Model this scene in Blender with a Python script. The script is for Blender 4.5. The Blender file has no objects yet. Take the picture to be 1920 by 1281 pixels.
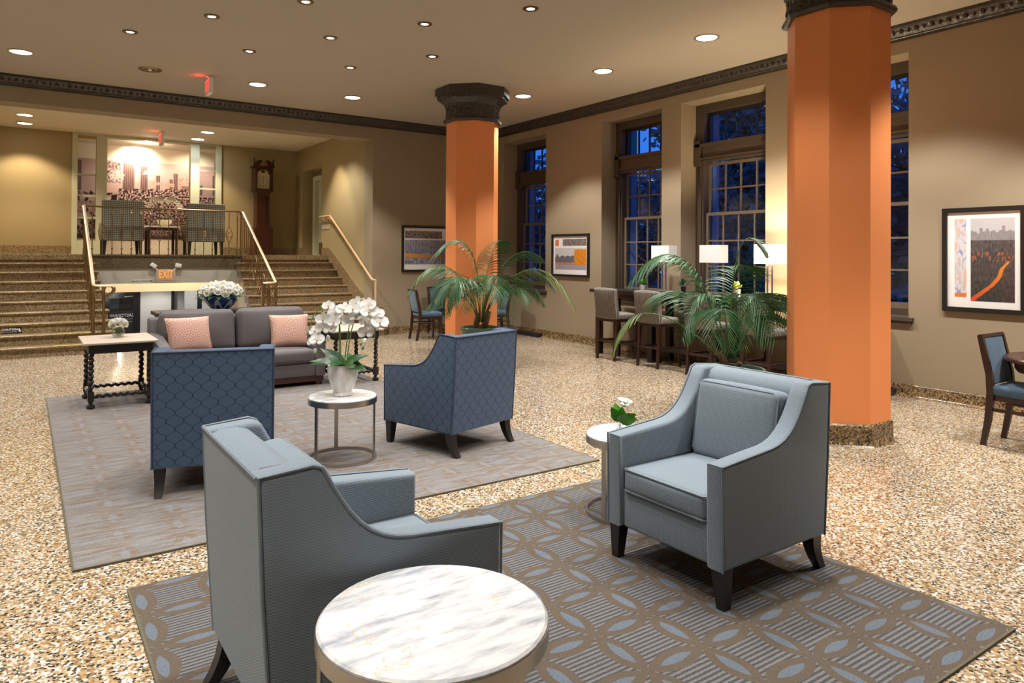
import bpy, bmesh, math, random
from mathutils import Vector, Matrix, noise
random.seed(7)
R = math.radians
PI = math.pi
scene = bpy.context.scene
COL = scene.collection

# ------------------------------------------------------------------ camera
cam = bpy.data.cameras.new('camera')
cam.sensor_width = 36.0
cam.lens = 1329.73 / 1920 * 36.0
cam.shift_y = -(640.5 - 465.07) / 1920
cam.clip_end = 300
cam_o = bpy.data.objects.new('camera', cam)
COL.objects.link(cam_o)
_r = Vector((0.82334661, -0.56750998, 0.0057254))
_u = Vector((-0.01027682, -0.00482169, 0.99993557))
_f = Vector((0.56744581, 0.8233524, 0.00980212))
M = Matrix((_r, _u, -_f)).transposed().to_4x4()
M.translation = Vector((0, 0, 1.6))
cam_o.matrix_world = M
scene.camera = cam_o

# ------------------------------------------------------------------ view + world
scene.view_settings.view_transform = 'Standard'
scene.view_settings.look = 'None'
scene.view_settings.gamma = 1.0
scene.view_settings.use_curve_mapping = False
scene.view_settings.exposure = 0.42
scene.cycles.use_denoising = True
scene.cycles.max_bounces = 10
scene.cycles.diffuse_bounces = 5
scene.cycles.transparent_max_bounces = 16
scene.cycles.sample_clamp_indirect = 6.0
world = bpy.data.worlds.new('dusk_sky')
scene.world = world
world.use_nodes = True
wn = world.node_tree.nodes
wl = world.node_tree.links
bg = wn['Background']
tc = wn.new('ShaderNodeTexCoord')
sx = wn.new('ShaderNodeSeparateXYZ')
rp = wn.new('ShaderNodeValToRGB')
wl.new(tc.outputs['Generated'], sx.inputs[0])
wl.new(sx.outputs['Z'], rp.inputs[0])
rp.color_ramp.elements[0].color = (0.035, 0.20, 0.75, 1)
rp.color_ramp.elements[1].color = (0.006, 0.05, 0.30, 1)
rp.color_ramp.elements[1].position = 0.8
wl.new(rp.outputs[0], bg.inputs['Color'])
bg.inputs['Strength'].default_value = 1.1

# ------------------------------------------------------------------ light levels (used by the lamp builders)
P_BIG = 400.0
P_SMALL = 90.0
P_NEAR = 165.0  # unseen near spots, raised to brighten the foreground
P_RECESS = 170.0
WARM = (1.0, 0.80, 0.56)
NEUTRAL = (1.0, 0.97, 0.91)

# ------------------------------------------------------------------ materials
MATS = {}


class NT:
    def __init__(s, name):
        s.m = bpy.data.materials.new(name)
        s.m.use_nodes = True
        s.n = s.m.node_tree.nodes
        s.l = s.m.node_tree.links
        s.b = s.n['Principled BSDF']
        MATS[name] = s.m

    def new(s, t, **k):
        nd = s.n.new(t)
        for a, v in k.items():
            setattr(nd, a, v)
        return nd

    def val(s, nd, i, v):
        if hasattr(v, 'is_linked') or hasattr(v, 'links'):
            s.l.new(v, nd.inputs[i])
        elif v is not None:
            nd.inputs[i].default_value = v

    def math(s, op, a, b=None, c=None):
        nd = s.new('ShaderNodeMath', operation=op)
        s.val(nd, 0, a)
        s.val(nd, 1, b)
        s.val(nd, 2, c)
        return nd.outputs[0]

    def mix(s, f, a, b):
        nd = s.new('ShaderNodeMix', data_type='RGBA')
        s.val(nd, 0, f)
        for i, v in ((6, a), (7, b)):
            if isinstance(v, tuple):
                nd.inputs[i].default_value = v if len(v) == 4 else (*v, 1)
            else:
                s.l.new(v, nd.inputs[i])
        return nd.outputs[2]

    def coord(s, kind='Object', scale=None):
        t = s.new('ShaderNodeTexCoord').outputs[kind]
        if scale is None:
            return t
        mp = s.new('ShaderNodeMapping')
        s.l.new(t, mp.inputs[0])
        mp.inputs['Scale'].default_value = scale if isinstance(scale, tuple) else (scale,) * 3
        return mp.outputs[0]

    def xyz(s, v):
        nd = s.new('ShaderNodeSeparateXYZ')
        s.l.new(v, nd.inputs[0])
        return nd.outputs

    def noise(s, vec, scale, detail=3, rough=.5, out='Fac'):
        nd = s.new('ShaderNodeTexNoise')
        s.l.new(vec, nd.inputs['Vector'])
        nd.inputs['Scale'].default_value = scale
        nd.inputs['Detail'].default_value = detail
        nd.inputs['Roughness'].default_value = rough
        return nd.outputs[out]

    def ramp(s, f, stops, const=False):
        nd = s.new('ShaderNodeValToRGB')
        s.l.new(f, nd.inputs[0])
        cr = nd.color_ramp
        if const:
            cr.interpolation = 'CONSTANT'
        while len(cr.elements) < len(stops):
            cr.elements.new(0.5)
        for e, (p, c) in zip(cr.elements, stops):
            e.position = p
            e.color = (*c, 1)
        return nd.outputs[0]

    def col(s, c):
        if isinstance(c, tuple):
            s.b.inputs['Base Color'].default_value = (*c[:3], 1)
        else:
            s.l.new(c, s.b.inputs['Base Color'])

    def set(s, rough=None, metal=None, spec=None, emis=None, estr=None, coat=None, sheen=None):
        for k, v in (('Roughness', rough), ('Metallic', metal), ('Specular IOR Level', spec), ('Emission Strength', estr),
                     ('Coat Weight', coat), ('Sheen Weight', sheen)):
            if v is not None:
                s.val(s.b, k, v)
        if emis:
            s.b.inputs['Emission Color'].default_value = (*emis, 1)

    def bump(s, h, strength=.3, dist=.01):
        nd = s.new('ShaderNodeBump')
        nd.inputs['Strength'].default_value = strength
        nd.inputs['Distance'].default_value = dist
        s.l.new(h, nd.inputs['Height'])
        s.l.new(nd.outputs[0], s.b.inputs['Normal'])


def plain(name, c, rough=.5, metal=0, var=.08, vscale=6, spec=.5, bump=0):
    t = NT(name)
    v = t.noise(t.coord(), vscale, 4)
    a = tuple(x * (1 - var) for x in c)
    b = tuple(min(1, x * (1 + var)) for x in c)
    t.col(t.mix(v, a, b))
    t.set(rough=rough, metal=metal, spec=spec)
    if bump:
        t.bump(t.noise(t.coord(), vscale * 20, 3), bump, .003)
    return t


plain('wall_paint', (.285, .225, .150), .75, var=.03, vscale=1.2, spec=.2, bump=.05)
plain('recess_ceiling', (.64, .59, .49), .8, var=.02, spec=.2)
plain('ceiling_paint', (.41, .362, .29), .8, var=.02, vscale=.8, spec=.2)
plain('recess_wall_paint', (.34, .27, .14), .75, var=.03, vscale=1.2, spec=.2)
plain('white_wall', (.72, .70, .66), .7, var=.02, spec=.2)
plain('cream_wall', (.74, .66, .52), .7, var=.02, spec=.2)
plain('fascia_grey', (.50, .49, .43), .6, var=.03)
plain('door_paint', (.50, .52, .38), .5, var=.04)
plain('window_paint', (.066, .046, .030), .45, var=.1)
plain('sash_paint', (.15, .112, .072), .45, var=.1)
plain('orange_paint', (.76, .255, .085), .5, var=.04, vscale=2, spec=.4, bump=.04)
plain('black_metal', (.012, .012, .013), .35)
plain('black_wood', (.016, .012, .011), .35, var=.3)
plain('dark_wood', (.035, .014, .010), .3, var=.35, vscale=4)
plain('brown_plinth', (.06, .018, .014), .35, var=.3)
plain('table_wood', (.05, .022, .014), .25, var=.3, vscale=3)
plain('nickel', (.46, .43, .39), .32, metal=1, var=.05)
plain('chrome_trim', (.50, .45, .38), .35, metal=1, var=.05)
plain('bronze', (.26, .17, .085), .35, metal=1, var=.2, vscale=14)
plain('rail_brass', (.55, .42, .27), .42, metal=.7, var=.08)
plain('rail_wood', (.55, .36, .20), .4, var=.1)
plain('pink_top', (.52, .43, .355), .35, var=.05, vscale=5)
plain('plant_pot_green', (.055, .13, .085), .3, var=.3, vscale=9)
plain('soil', (.02, .013, .008), .9, var=.5, vscale=40)
plain('bark', (.16, .10, .055), .85, var=.5, vscale=30, bump=.5)
plain('petal_white', (.93, .92, .89), .55, var=.03)
plain('petal_cream', (.84, .80, .62), .55, var=.06)
plain('stem_green', (.16, .26, .05), .5, var=.2)
plain('leaf_dark', (.022, .085, .025), .32, var=.3, vscale=12)
plain('leaf_bright', (.10, .34, .03), .4, var=.25, vscale=12)
plain('flower_yellow', (.55, .62, .18), .5, var=.3)
plain('orchid_core', (.62, .38, .20), .5, var=.2)
plain('glaze_white', (.75, .74, .71), .25, var=.05)
plain('lamp_white', (.80, .79, .80), .7, var=.02)
plain('sign_grey', (.50, .42, .33), .5, var=.03)
plain('sign_white', (.78, .77, .74), .5, var=.02)
plain('sign_black', (.012, .013, .018), .45, var=.1)
plain('ink_white', (.80, .80, .80), .5, var=.01)
plain('ink_dark', (.03, .03, .03), .5, var=.01)
plain('ink_soft', (.30, .30, .33), .5, var=.01)
plain('yellow_strip', (.80, .62, .03), .5, var=.08)
plain('pillow_edge', (.70, .40, .32), .8)
plain('frame_black', (.012, .011, .010), .3)
plain('mat_white', (.88, .87, .85), .5, var=.01)
plain('rug_binding', (.10, .085, .052), .9, var=.2)
plain('tree_leaf', (.15, .20, .20), .8, var=.4, vscale=2)
plain('tree_bark', (.03, .025, .02), .9)
plain('ground_outside', (.04, .05, .035), .95, var=.3)
plain('clock_face', (.62, .56, .36), .45, var=.12, vscale=18)
plain('plastic_white', (.75, .74, .70), .4, var=.02)
plain('dusk_tinted_stone', (.16, .27, .50), .8)  # outer stone with the blue of the dusk skylight painted into its colour
plain('sofa_grey', (.135, .122, .128), .85, var=.10, vscale=9, spec=.2, bump=.15)
plain('piping_grey', (.175, .21, .245), .8)
plain('piping_blue', (.045, .06, .11), .8)
plain('piping_sofa', (.09, .08, .085), .8)


for q in ('petal_white', 'petal_cream'):
    bb = MATS[q].node_tree.nodes['Principled BSDF']
    bb.inputs['Subsurface Weight'].default_value = .6
    bb.inputs['Subsurface Radius'].default_value = (.03, .03, .03)
    bb.inputs['Subsurface Scale'].default_value = 1.0


def emit(name, c, s):
    t = NT(name)
    t.col(tuple(q * .5 for q in c))
    t.set(emis=c, estr=s)
    return t


emit('lens_glow', (1.0, .93, .82), 9.0)
emit('lens_small', (1.0, .90, .78), 16.0)
emit('lens_bright', (.92, .96, 1.0), 60.0)
emit('shade_lit', (1.0, .90, .72), 9.0)
emit('exit_orange', (1.0, .20, .012), 1.4)
emit('exit_red', (1.0, .03, .03), 1.8)

# cornice / capital bronze plaster with relief
t = NT('carved_dark')
v = t.noise(t.coord(), 16, 5)
t.col(t.mix(v, (.016, .013, .010), (.060, .046, .032)))
t.set(rough=.38, spec=.6)
t.bump(t.noise(t.coord(), 22, 4), .6, .03)

# terrazzo floor: rounded aggregate chips set in pale cement
def terrazzo(name, stops, scale, rough, cement, edge=.06):
    t = NT(name)
    co = t.coord()
    vo = t.new('ShaderNodeTexVoronoi', feature='F1')
    t.l.new(co, vo.inputs['Vector'])
    vo.inputs['Scale'].default_value = scale
    wh = t.new('ShaderNodeTexWhiteNoise')
    t.l.new(vo.outputs['Position'], wh.inputs['Vector'])
    chip = t.ramp(wh.outputs['Value'], stops, True)
    d = t.new('ShaderNodeTexVoronoi', feature='DISTANCE_TO_EDGE')
    t.l.new(co, d.inputs['Vector'])
    d.inputs['Scale'].default_value = scale
    m = t.math('LESS_THAN', d.outputs['Distance'], edge)
    big = t.noise(co, .55, 3)
    c = t.mix(m, chip, cement)
    mul = t.new('ShaderNodeMix', data_type='RGBA', blend_type='MULTIPLY')
    mul.inputs[0].default_value = 1
    t.l.new(c, mul.inputs[6])
    t.l.new(t.ramp(big, [(.3, (.84, .84, .84)), (.7, (1, 1, 1))]), mul.inputs[7])
    t.col(mul.outputs[2])
    t.set(rough=rough, spec=.5)
    return t


terrazzo('terrazzo', [(0, (.41, .29, .155)), (.17, (.35, .185, .07)), (.30, (.53, .47, .37)), (.47, (.21, .13, .067)), (.57, (.41, .26, .115)),
                      (.66, (.066, .058, .050)), (.76, (.66, .65, .63)), (.90, (.016, .016, .017))], 88, .16, (.33, .27, .185), .03)
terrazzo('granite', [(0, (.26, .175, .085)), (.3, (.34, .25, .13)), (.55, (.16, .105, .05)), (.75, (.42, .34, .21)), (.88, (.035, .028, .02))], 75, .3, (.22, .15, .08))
terrazzo('granite_base', [(0, (.20, .12, .05)), (.3, (.30, .19, .08)), (.5, (.09, .06, .03)), (.7, (.40, .30, .17)), (.82, (.015, .012, .01))], 70, .25, (.14, .09, .045))
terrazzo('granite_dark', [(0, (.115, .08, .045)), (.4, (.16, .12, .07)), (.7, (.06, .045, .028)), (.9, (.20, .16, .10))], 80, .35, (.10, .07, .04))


# rugs: overlapping-circle lattice, ribbed fields, pale petals
def rug(name, ox, oy, pitch, taupe, blue, ribA, ribB, wash):
    t = NT(name)
    co = t.coord()
    wob = t.noise(co, 9, 3, .6)
    x, y, z = t.xyz(co)
    x = t.math('ADD', x, t.math('MULTIPLY', t.math('SUBTRACT', wob, .5), .018))
    y0 = y
    y = t.math('ADD', y, t.math('MULTIPLY', t.math('SUBTRACT', t.noise(co, 7, 3, .6), .5), .018))
    u = t.math('ABSOLUTE', t.math('SUBTRACT', t.math('FRACT', t.math('DIVIDE', t.math('SUBTRACT', x, ox), pitch)), .5))
    w = t.math('ABSOLUTE', t.math('SUBTRACT', t.math('FRACT', t.math('DIVIDE', t.math('SUBTRACT', y, oy), pitch)), .5))
    a = t.math('MAXIMUM', u, w)
    b = t.math('MINIMUM', u, w)
    ia = t.math('SUBTRACT', 1.0, a)
    d = t.math('SQRT', t.math('ADD', t.math('MULTIPLY', ia, ia), t.math('MULTIPLY', b, b)))
    e = t.math('SUBTRACT', d, .7071)
    inner = t.math('LESS_THAN', e, -.130)
    outer = t.math('GREATER_THAN', e, .0)
    rib = t.math('GREATER_THAN', t.math('FRACT', t.math('MULTIPLY', y0, 42.0)), t.math('ADD', .35, t.math('MULTIPLY', t.noise(co, 55, 2), .3)))
    fld = t.mix(rib, ribA, ribB)
    c = t.mix(outer, taupe, fld)
    c = t.mix(inner, c, blue)
    if wash:
        st = t.new('ShaderNodeMapping')
        t.l.new(co, st.inputs[0])
        st.inputs['Scale'].default_value = (1.2, 9, 1)
        n = t.noise(st.outputs[0], 2.2, 5, .65)
        c = t.mix(t.math('MULTIPLY', t.ramp(n, [(.40, (0, 0, 0)), (.60, (1, 1, 1))]), .85), c, wash[0])
        n2 = t.noise(st.outputs[0], 3.7, 4, .6)
        c = t.mix(t.math('MULTIPLY', t.ramp(n2, [(.42, (0, 0, 0)), (.62, (1, 1, 1))]), .75), c, wash[1])
    g = t.noise(co, 160, 2)
    mul = t.new('ShaderNodeMix', data_type='RGBA', blend_type='MULTIPLY')
    mul.inputs[0].default_value = 1
    t.l.new(c, mul.inputs[6])
    t.l.new(t.ramp(g, [(.3, (.72, .72, .72)), (.7, (1, 1, 1))]), mul.inputs[7])
    t.col(mul.outputs[2])
    t.set(rough=.95, spec=.1)
    t.bump(t.math('ADD', t.math('MULTIPLY', rib, outer), t.math('MULTIPLY', g, .5)), .5, .006)


rug('rug_front_pile', 3.205, 1.64, .305, (.118, .092, .070), (.135, .156, .190), (.074, .073, .080), (.178, .170, .168), None)
rug('rug_back_pile', 3.205, 4.70, .305, (.190, .138, .103), (.225, .235, .25), (.150, .143, .148), (.235, .218, .212), ((.185, .140, .108), (.245, .255, .272)))


# woven fabrics (box UVs in metres)
def weave(name, c, k=1.0):
    t = NT(name)
    uv = t.coord('UV')
    x, y, z = t.xyz(uv)
    zig = t.math('ABSOLUTE', t.math('SUBTRACT', t.math('FRACT', t.math('MULTIPLY', x, 60.0)), .5))
    ln = t.math('FRACT', t.math('ADD', t.math('MULTIPLY', y, 110.0), t.math('MULTIPLY', zig, 1.1)))
    ln = t.math('ABSOLUTE', t.math('SUBTRACT', ln, .5))
    n = t.noise(uv, 260, 2)
    f = t.math('ADD', t.math('MULTIPLY', ln, 1.2), t.math('MULTIPLY', n, .4))
    t.col(t.mix(f, tuple(q * .72 for q in c), tuple(q * 1.18 for q in c)))
    t.set(rough=.9, spec=.15, sheen=.15)
    t.bump(f, .35, .003)


weave('fabric_greyblue', (.195, .240, .282))
weave('fabric_landing', (.20, .20, .145))


def lattice(name, c, line, p=.108):
    t = NT(name)
    uv = t.coord('UV')
    x, y, z = t.xyz(uv)
    a = p / 4
    cc = t.math('MULTIPLY', t.math('MAXIMUM', -1.0, t.math('MINIMUM', 1.0, t.math('MULTIPLY', 1.12, t.math('COSINE', t.math('MULTIPLY', y, 2 * PI / (p * 1.02)))))), a)

    def fam(v, off):
        q = t.math('FRACT', t.math('DIVIDE', t.math('ADD', v, off), p))
        return t.math('LESS_THAN', t.math('ABSOLUTE', t.math('SUBTRACT', q, .5)), .034)
    m = t.math('MAXIMUM', fam(t.math('SUBTRACT', x, cc), p / 2), fam(t.math('ADD', x, cc), p / 2 - 2 * a))
    n = t.noise(uv, 300, 2)
    base = t.mix(n, tuple(q * .8 for q in c), tuple(q * 1.2 for q in c))
    t.col(t.mix(t.math('MULTIPLY', m, .8), base, line))
    t.set(rough=.8, spec=.2, sheen=.2)
    t.bump(n, .2, .002)


lattice('fabric_blue', (.058, .098, .165), (.010, .018, .045))
lattice('fabric_dining', (.055, .105, .165), (.11, .15, .19), .09)


def stripes(name, c1, c2, freq):
    t = NT(name)
    uv = t.coord('UV')
    x, y, z = t.xyz(uv)
    m = t.math('GREATER_THAN', t.math('FRACT', t.math('MULTIPLY', x, freq)), .55)
    t.col(t.mix(m, c1, c2))
    t.set(rough=.85, spec=.2)


stripes('fabric_stripe', (.27, .245, .215), (.060, .052, .05), 42)

t = NT('fabric_pattern')
uv = t.coord('UV')
vo = t.new('ShaderNodeTexVoronoi')
t.l.new(uv, vo.inputs['Vector'])
vo.inputs['Scale'].default_value = 28
vo.inputs['Randomness'].default_value = 0
m = t.math('GREATER_THAN', vo.outputs['Distance'], .40)
t.col(t.mix(m, (.052, .047, .034), (.21, .20, .14)))
t.set(rough=.85)

# suzani-like pillow print: rings of dashes
t = NT('fabric_pink')
uv = t.coord('UV')
x, y, z = t.xyz(uv)
p = .23
u = t.math('SUBTRACT', t.math('FRACT', t.math('DIVIDE', x, p)), .5)
w = t.math('SUBTRACT', t.math('FRACT', t.math('DIVIDE', y, p)), .5)
r = t.math('SQRT', t.math('ADD', t.math('MULTIPLY', u, u), t.math('MULTIPLY', w, w)))
an = t.math('ARCTAN2', w, u)
ring = t.math('SINE', t.math('MULTIPLY', r, 40))
dash = t.math('SINE', t.math('MULTIPLY', an, 14))
m = t.math('GREATER_THAN', t.math('MULTIPLY', ring, dash), .12)
n = t.noise(uv, 60, 2)
t.col(t.mix(t.math('MULTIPLY', m, .75), t.mix(n, (.53, .27, .215), (.58, .32, .25)), (.76, .58, .49)))
t.set(rough=.9, spec=.15)

# marble
def marble(name, vein):
    t = NT(name)
    co = t.coord()
    mp = t.new('ShaderNodeMapping')
    t.l.new(co, mp.inputs[0])
    mp.inputs['Rotation'].default_value = (0, 0, R(-62))
    mp.inputs['Scale'].default_value = (2.2, 9, 4)
    n = t.noise(mp.outputs[0], 2.6, 7, .62)
    base = t.ramp(n, [(.30, (.33, .35, .40)), (.46, (.58, .59, .62)), (.58, (.74, .73, .71))])
    wv = t.new('ShaderNodeTexNoise')
    t.l.new(co, wv.inputs['Vector'])
    wv.inputs['Scale'].default_value = 5.2
    wv.inputs['Detail'].default_value = 9
    wv.inputs['Roughness'].default_value = .62
    d = t.math('ABSOLUTE', t.math('SUBTRACT', wv.outputs['Fac'], .52))
    msk = t.noise(co, 3.3, 2)
    gv = t.math('MULTIPLY', t.math('LESS_THAN', d, .004), t.math('GREATER_THAN', msk, .56))
    t.col(t.mix(t.math('MULTIPLY', gv, vein), base, (.62, .38, .10)))
    t.set(rough=.14, spec=.5)


marble('marble_gold', .7)
marble('marble_plain', .12)

t = NT('pot_marbled')
co = t.coord()
mp = t.new('ShaderNodeMapping')
t.l.new(co, mp.inputs[0])
mp.inputs['Scale'].default_value = (8, 8, 2.2)
n = t.noise(mp.outputs[0], 2.4, 5, .6)
t.col(t.ramp(n, [(.35, (.60, .56, .50)), (.50, (.78, .76, .72)), (.7, (.86, .85, .83))]))
t.set(rough=.28)

# blue and white bowl
t = NT('bowl_blue')
co = t.coord()
x, y, z = t.xyz(co)
an = t.math('ARCTAN2', y, x)
k = t.math('SINE', t.math('MULTIPLY', an, 7))
h = t.math('MULTIPLY', z, 30)
sc = t.math('SINE', t.math('ADD', h, t.math('MULTIPLY', k, 1.6)))
m = t.math('GREATER_THAN', t.math('MULTIPLY', sc, t.math('ADD', .55, t.noise(co, 22, 3))), .55)
t.col(t.mix(m, (.016, .045, .20), (.45, .53, .66)))
t.set(rough=.15)

# palm leaf: green with yellowing carried by a colour attribute (dry tips)
t = NT('palm_leaf')
at = t.new('ShaderNodeAttribute', attribute_name='tint')
n = t.noise(t.coord(), 9, 3)
g = t.mix(n, (.014, .066, .022), (.045, .150, .045))
t.col(t.mix(at.outputs['Fac'], g, (.40, .36, .06)))
t.set(rough=.48, spec=.4)

t = NT('print_ink')
at = t.new('ShaderNodeAttribute', attribute_name='ink')
t.col(at.outputs['Color'])
t.set(rough=.45, spec=.3)

t = NT('mahogany')
co = t.coord()
mp = t.new('ShaderNodeMapping')
t.l.new(co, mp.inputs[0])
mp.inputs['Scale'].default_value = (10, 10, 1.2)
n = t.noise(mp.outputs[0], 3, 4)
t.col(t.mix(n, (.020, .005, .003), (.080, .016, .008)))
t.set(rough=.25)


def glass(name, tint=(1, 1, 1), refl=1.0, rough=0.0):
    t = NT(name)
    out = t.n['Material Output']
    tr = t.new('ShaderNodeBsdfTransparent')
    tr.inputs[0].default_value = (*tint, 1)
    gl = t.new('ShaderNodeBsdfGlossy')
    gl.inputs['Roughness'].default_value = rough
    fr = t.new('ShaderNodeLayerWeight')
    mx = t.new('ShaderNodeMixShader')
    f5 = t.math('POWER', fr.outputs['Facing'], 4.0)
    t.l.new(t.math('MULTIPLY', t.math('ADD', .035, t.math('MULTIPLY', f5, .9)), refl), mx.inputs[0])
    t.l.new(tr.outputs[0], mx.inputs[1])
    t.l.new(gl.outputs[0], mx.inputs[2])
    t.l.new(mx.outputs[0], out.inputs['Surface'])


glass('window_glass', (.86, .90, .95))
glass('picture_glass', (.98, .98, .98), .6)
glass('vase_glass', (.93, .96, .95), 1.6)
glass('door_glass', (.55, .58, .62), 1.2)
glass('water', (.90, .94, .93), .7)
plain('night_panel', (.010, .012, .028), .2)
plain('poster_blue', (.02, .03, .14), .4)
plain('poster_grey', (.14, .14, .17), .4)
plain('poster_green', (.05, .13, .09), .4)


# ------------------------------------------------------------------ mesh helper
class B:
    def __init__(s):
        s.v = []
        s.f = []
        s.tint = None

    def add(s, vs, fs):
        o = len(s.v)
        s.v += [tuple(p) for p in vs]
        s.f += [tuple(i + o for i in f) for f in fs]
        return s

    def box(s, x0, x1, y0, y1, z0, z1):
        v = [(x, y, z) for z in (z0, z1) for y in (y0, y1) for x in (x0, x1)]
        return s.add(v, [(0, 2, 3, 1), (4, 5, 7, 6), (0, 1, 5, 4), (2, 6, 7, 3), (0, 4, 6, 2), (1, 3, 7, 5)])

    def cbox(s, c, d, rot=None):
        b = B().box(-d[0] / 2, d[0] / 2, -d[1] / 2, d[1] / 2, -d[2] / 2, d[2] / 2)
        m = (rot or Matrix.Identity(3))
        return s.add([m @ Vector(p) + Vector(c) for p in b.v], b.f)

    def rbox(s, c, d, r=.02, n=3, puff=(0, 0, 0), sub=6, rot=None):
        """rounded, optionally puffed box"""
        hx, hy, hz = d[0] / 2, d[1] / 2, d[2] / 2
        r = min(r, hx, hy, hz)

        def ticks(h):
            e = [h - r + r * math.sin(PI / 2 * i / n) for i in range(n + 1)] if False else [h - r + r * i / n for i in range(n + 1)]
            mid = [-(h - r) + 2 * (h - r) * i / sub for i in range(1, sub)]
            return [-q for q in reversed(e)] + mid + e
        T = [ticks(hx), ticks(hy), ticks(hz)]
        idx = {}
        vs, fs = [], []

        def vert(p):
            k = tuple(round(q, 6) for q in p)
            if k not in idx:
                idx[k] = len(vs)
                inn = Vector([max(-(h - r), min(h - r, q)) for q, h in zip(p, (hx, hy, hz))])
                dv = Vector(p) - inn
                q = inn + (dv.normalized() * r if dv.length > 1e-9 else dv)
                a = [max(0, 1 - (abs(x) / h) ** 2) for x, h in zip(p, (hx, hy, hz))]
                sg = [max(-1, min(1, x / h)) for x, h in zip(p, (hx, hy, hz))]
                q = q + Vector((puff[0] * sg[0] * a[1] * a[2], puff[1] * sg[1] * a[0] * a[2], puff[2] * sg[2] * a[0] * a[1]))
                vs.append(q)
            return idx[k]
        for ax in range(3):
            o1, o2 = (ax + 1) % 3, (ax + 2) % 3
            for sgn in (-1, 1):
                h = (hx, hy, hz)[ax] * sgn
                A, C = T[o1], T[o2]
                for i in range(len(A) - 1):
                    for j in range(len(C) - 1):
                        q = []
                        for (a, c_) in ((A[i], C[j]), (A[i + 1], C[j]), (A[i + 1], C[j + 1]), (A[i], C[j + 1])):
                            p = [0, 0, 0]
                            p[ax] = h
                            p[o1] = a
                            p[o2] = c_
                            q.append(vert(p))
                        fs.append(tuple(q if sgn > 0 else reversed(q)))
        m = (rot or Matrix.Identity(3))
        return s.add([m @ p + Vector(c) for p in vs], fs)

    def tube(s, pts, r, n=8, cap=True, flat=None):
        pts = [Vector(p) for p in pts]
        k = len(pts)
        rr = r if isinstance(r, (list, tuple)) else [r] * k
        vs, fs = [], []
        up = None
        for i, p in enumerate(pts):
            tg = (pts[min(i + 1, k - 1)] - pts[max(i - 1, 0)])
            tg = tg.normalized() if tg.length > 1e-9 else Vector((0, 0, 1))
            if up is None:
                up = Vector((0, 0, 1)) if abs(tg.z) < .9 else Vector((1, 0, 0))
            a = (up - tg * up.dot(tg))
            a = a.normalized() if a.length > 1e-6 else tg.orthogonal().normalized()
            up = a
            b = tg.cross(a)
            for j in range(n):
                an = 2 * PI * (j + .5) / n
                vs.append(p + (a * math.sin(an) * (flat or 1) + b * math.cos(an)) * rr[i])
        for i in range(k - 1):
            for j in range(n):
                fs.append((i * n + j, i * n + (j + 1) % n, (i + 1) * n + (j + 1) % n, (i + 1) * n + j))
        if cap:
            fs.append(tuple(reversed(range(n))))
            fs.append(tuple((k - 1) * n + j for j in range(n)))
        return s.add(vs, fs)

    def lathe(s, prof, n=24, c=(0, 0), ph=0, cap=True):
        vs, fs = [], []
        for (r, z) in prof:
            for j in range(n):
                a = 2 * PI * j / n + ph
                vs.append((c[0] + r * math.cos(a), c[1] + r * math.sin(a), z))
        for i in range(len(prof) - 1):
            for j in range(n):
                fs.append((i * n + j, i * n + (j + 1) % n, (i + 1) * n + (j + 1) % n, (i + 1) * n + j))
        if cap:
            if prof[0][0] > 1e-4:
                fs.append(tuple(reversed(range(n))))
            if prof[-1][0] > 1e-4:
                fs.append(tuple((len(prof) - 1) * n + j for j in range(n)))
        return s.add(vs, fs)

    def prism(s, poly, ax, a, b, bevel=0, seg=3):
        """polygon extruded along axis ax ('x','y','z') from a to b"""
        def P(p, h):
            return {'x': (h, p[0], p[1]), 'y': (p[0], h, p[1]), 'z': (p[0], p[1], h)}[ax]
        bm = bmesh.new()
        v0 = [bm.verts.new(P(p, a)) for p in poly]
        v1 = [bm.verts.new(P(p, b)) for p in poly]
        n = len(poly)
        caps = [bm.faces.new(v0), bm.faces.new(list(reversed(v1)))]
        for i in range(n):
            bm.faces.new((v0[i], v1[i], v1[(i + 1) % n], v0[(i + 1) % n]))
        bmesh.ops.recalc_face_normals(bm, faces=bm.faces)
        if bevel:
            es = set()
            for f in caps:
                es |= set(f.edges)
            bmesh.ops.bevel(bm, geom=list(es), offset=bevel, segments=seg, affect='EDGES', profile=.5)
        bm.verts.index_update()
        s.add([v.co.copy() for v in bm.verts], [[v.index for v in f.verts] for f in bm.faces])
        bm.free()
        return s

    def ball(s, c, r, n=10, m=6, sc=(1, 1, 1)):
        prof = [(max(1e-5, r * math.sin(PI * i / m)), -r * math.cos(PI * i / m)) for i in range(m + 1)]
        b = B().lathe(prof, n)
        return s.add([(c[0] + p[0] * sc[0], c[1] + p[1] * sc[1], c[2] + p[2] * sc[2]) for p in b.v], b.f)

    def merge(s, o, m=None):
        return s.add([(m @ Vector(p) if m else p) for p in o.v], o.f)

    def build(s, name, mat, parent=None, sharp=38, loc=None, rz=None, tint=None, kind=None):
        me = bpy.data.meshes.new(name)
        me.from_pydata([tuple(p) for p in s.v], [], s.f)
        me.validate()
        bm = bmesh.new()
        bm.from_mesh(me)
        bmesh.ops.recalc_face_normals(bm, faces=bm.faces)
        uvl = bm.loops.layers.uv.new('UVMap')
        for f in bm.faces:
            nx, ny, nz = (abs(q) for q in f.normal)
            f.smooth = True
            for l in f.loops:
                p = l.vert.co
                if nz >= nx and nz >= ny:
                    l[uvl].uv = (p.x, p.y)
                elif ny >= nx:
                    l[uvl].uv = (p.x, p.z)
                else:
                    l[uvl].uv = (p.y, p.z)
        bm.to_mesh(me)
        bm.free()
        if sharp < 180:
            me.set_sharp_from_angle(angle=R(sharp))
        if tint is not None:
            at = me.attributes.new('tint', 'FLOAT', 'POINT')
            for i, q in enumerate(tint):
                if i < len(at.data):
                    at.data[i].value = q
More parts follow.
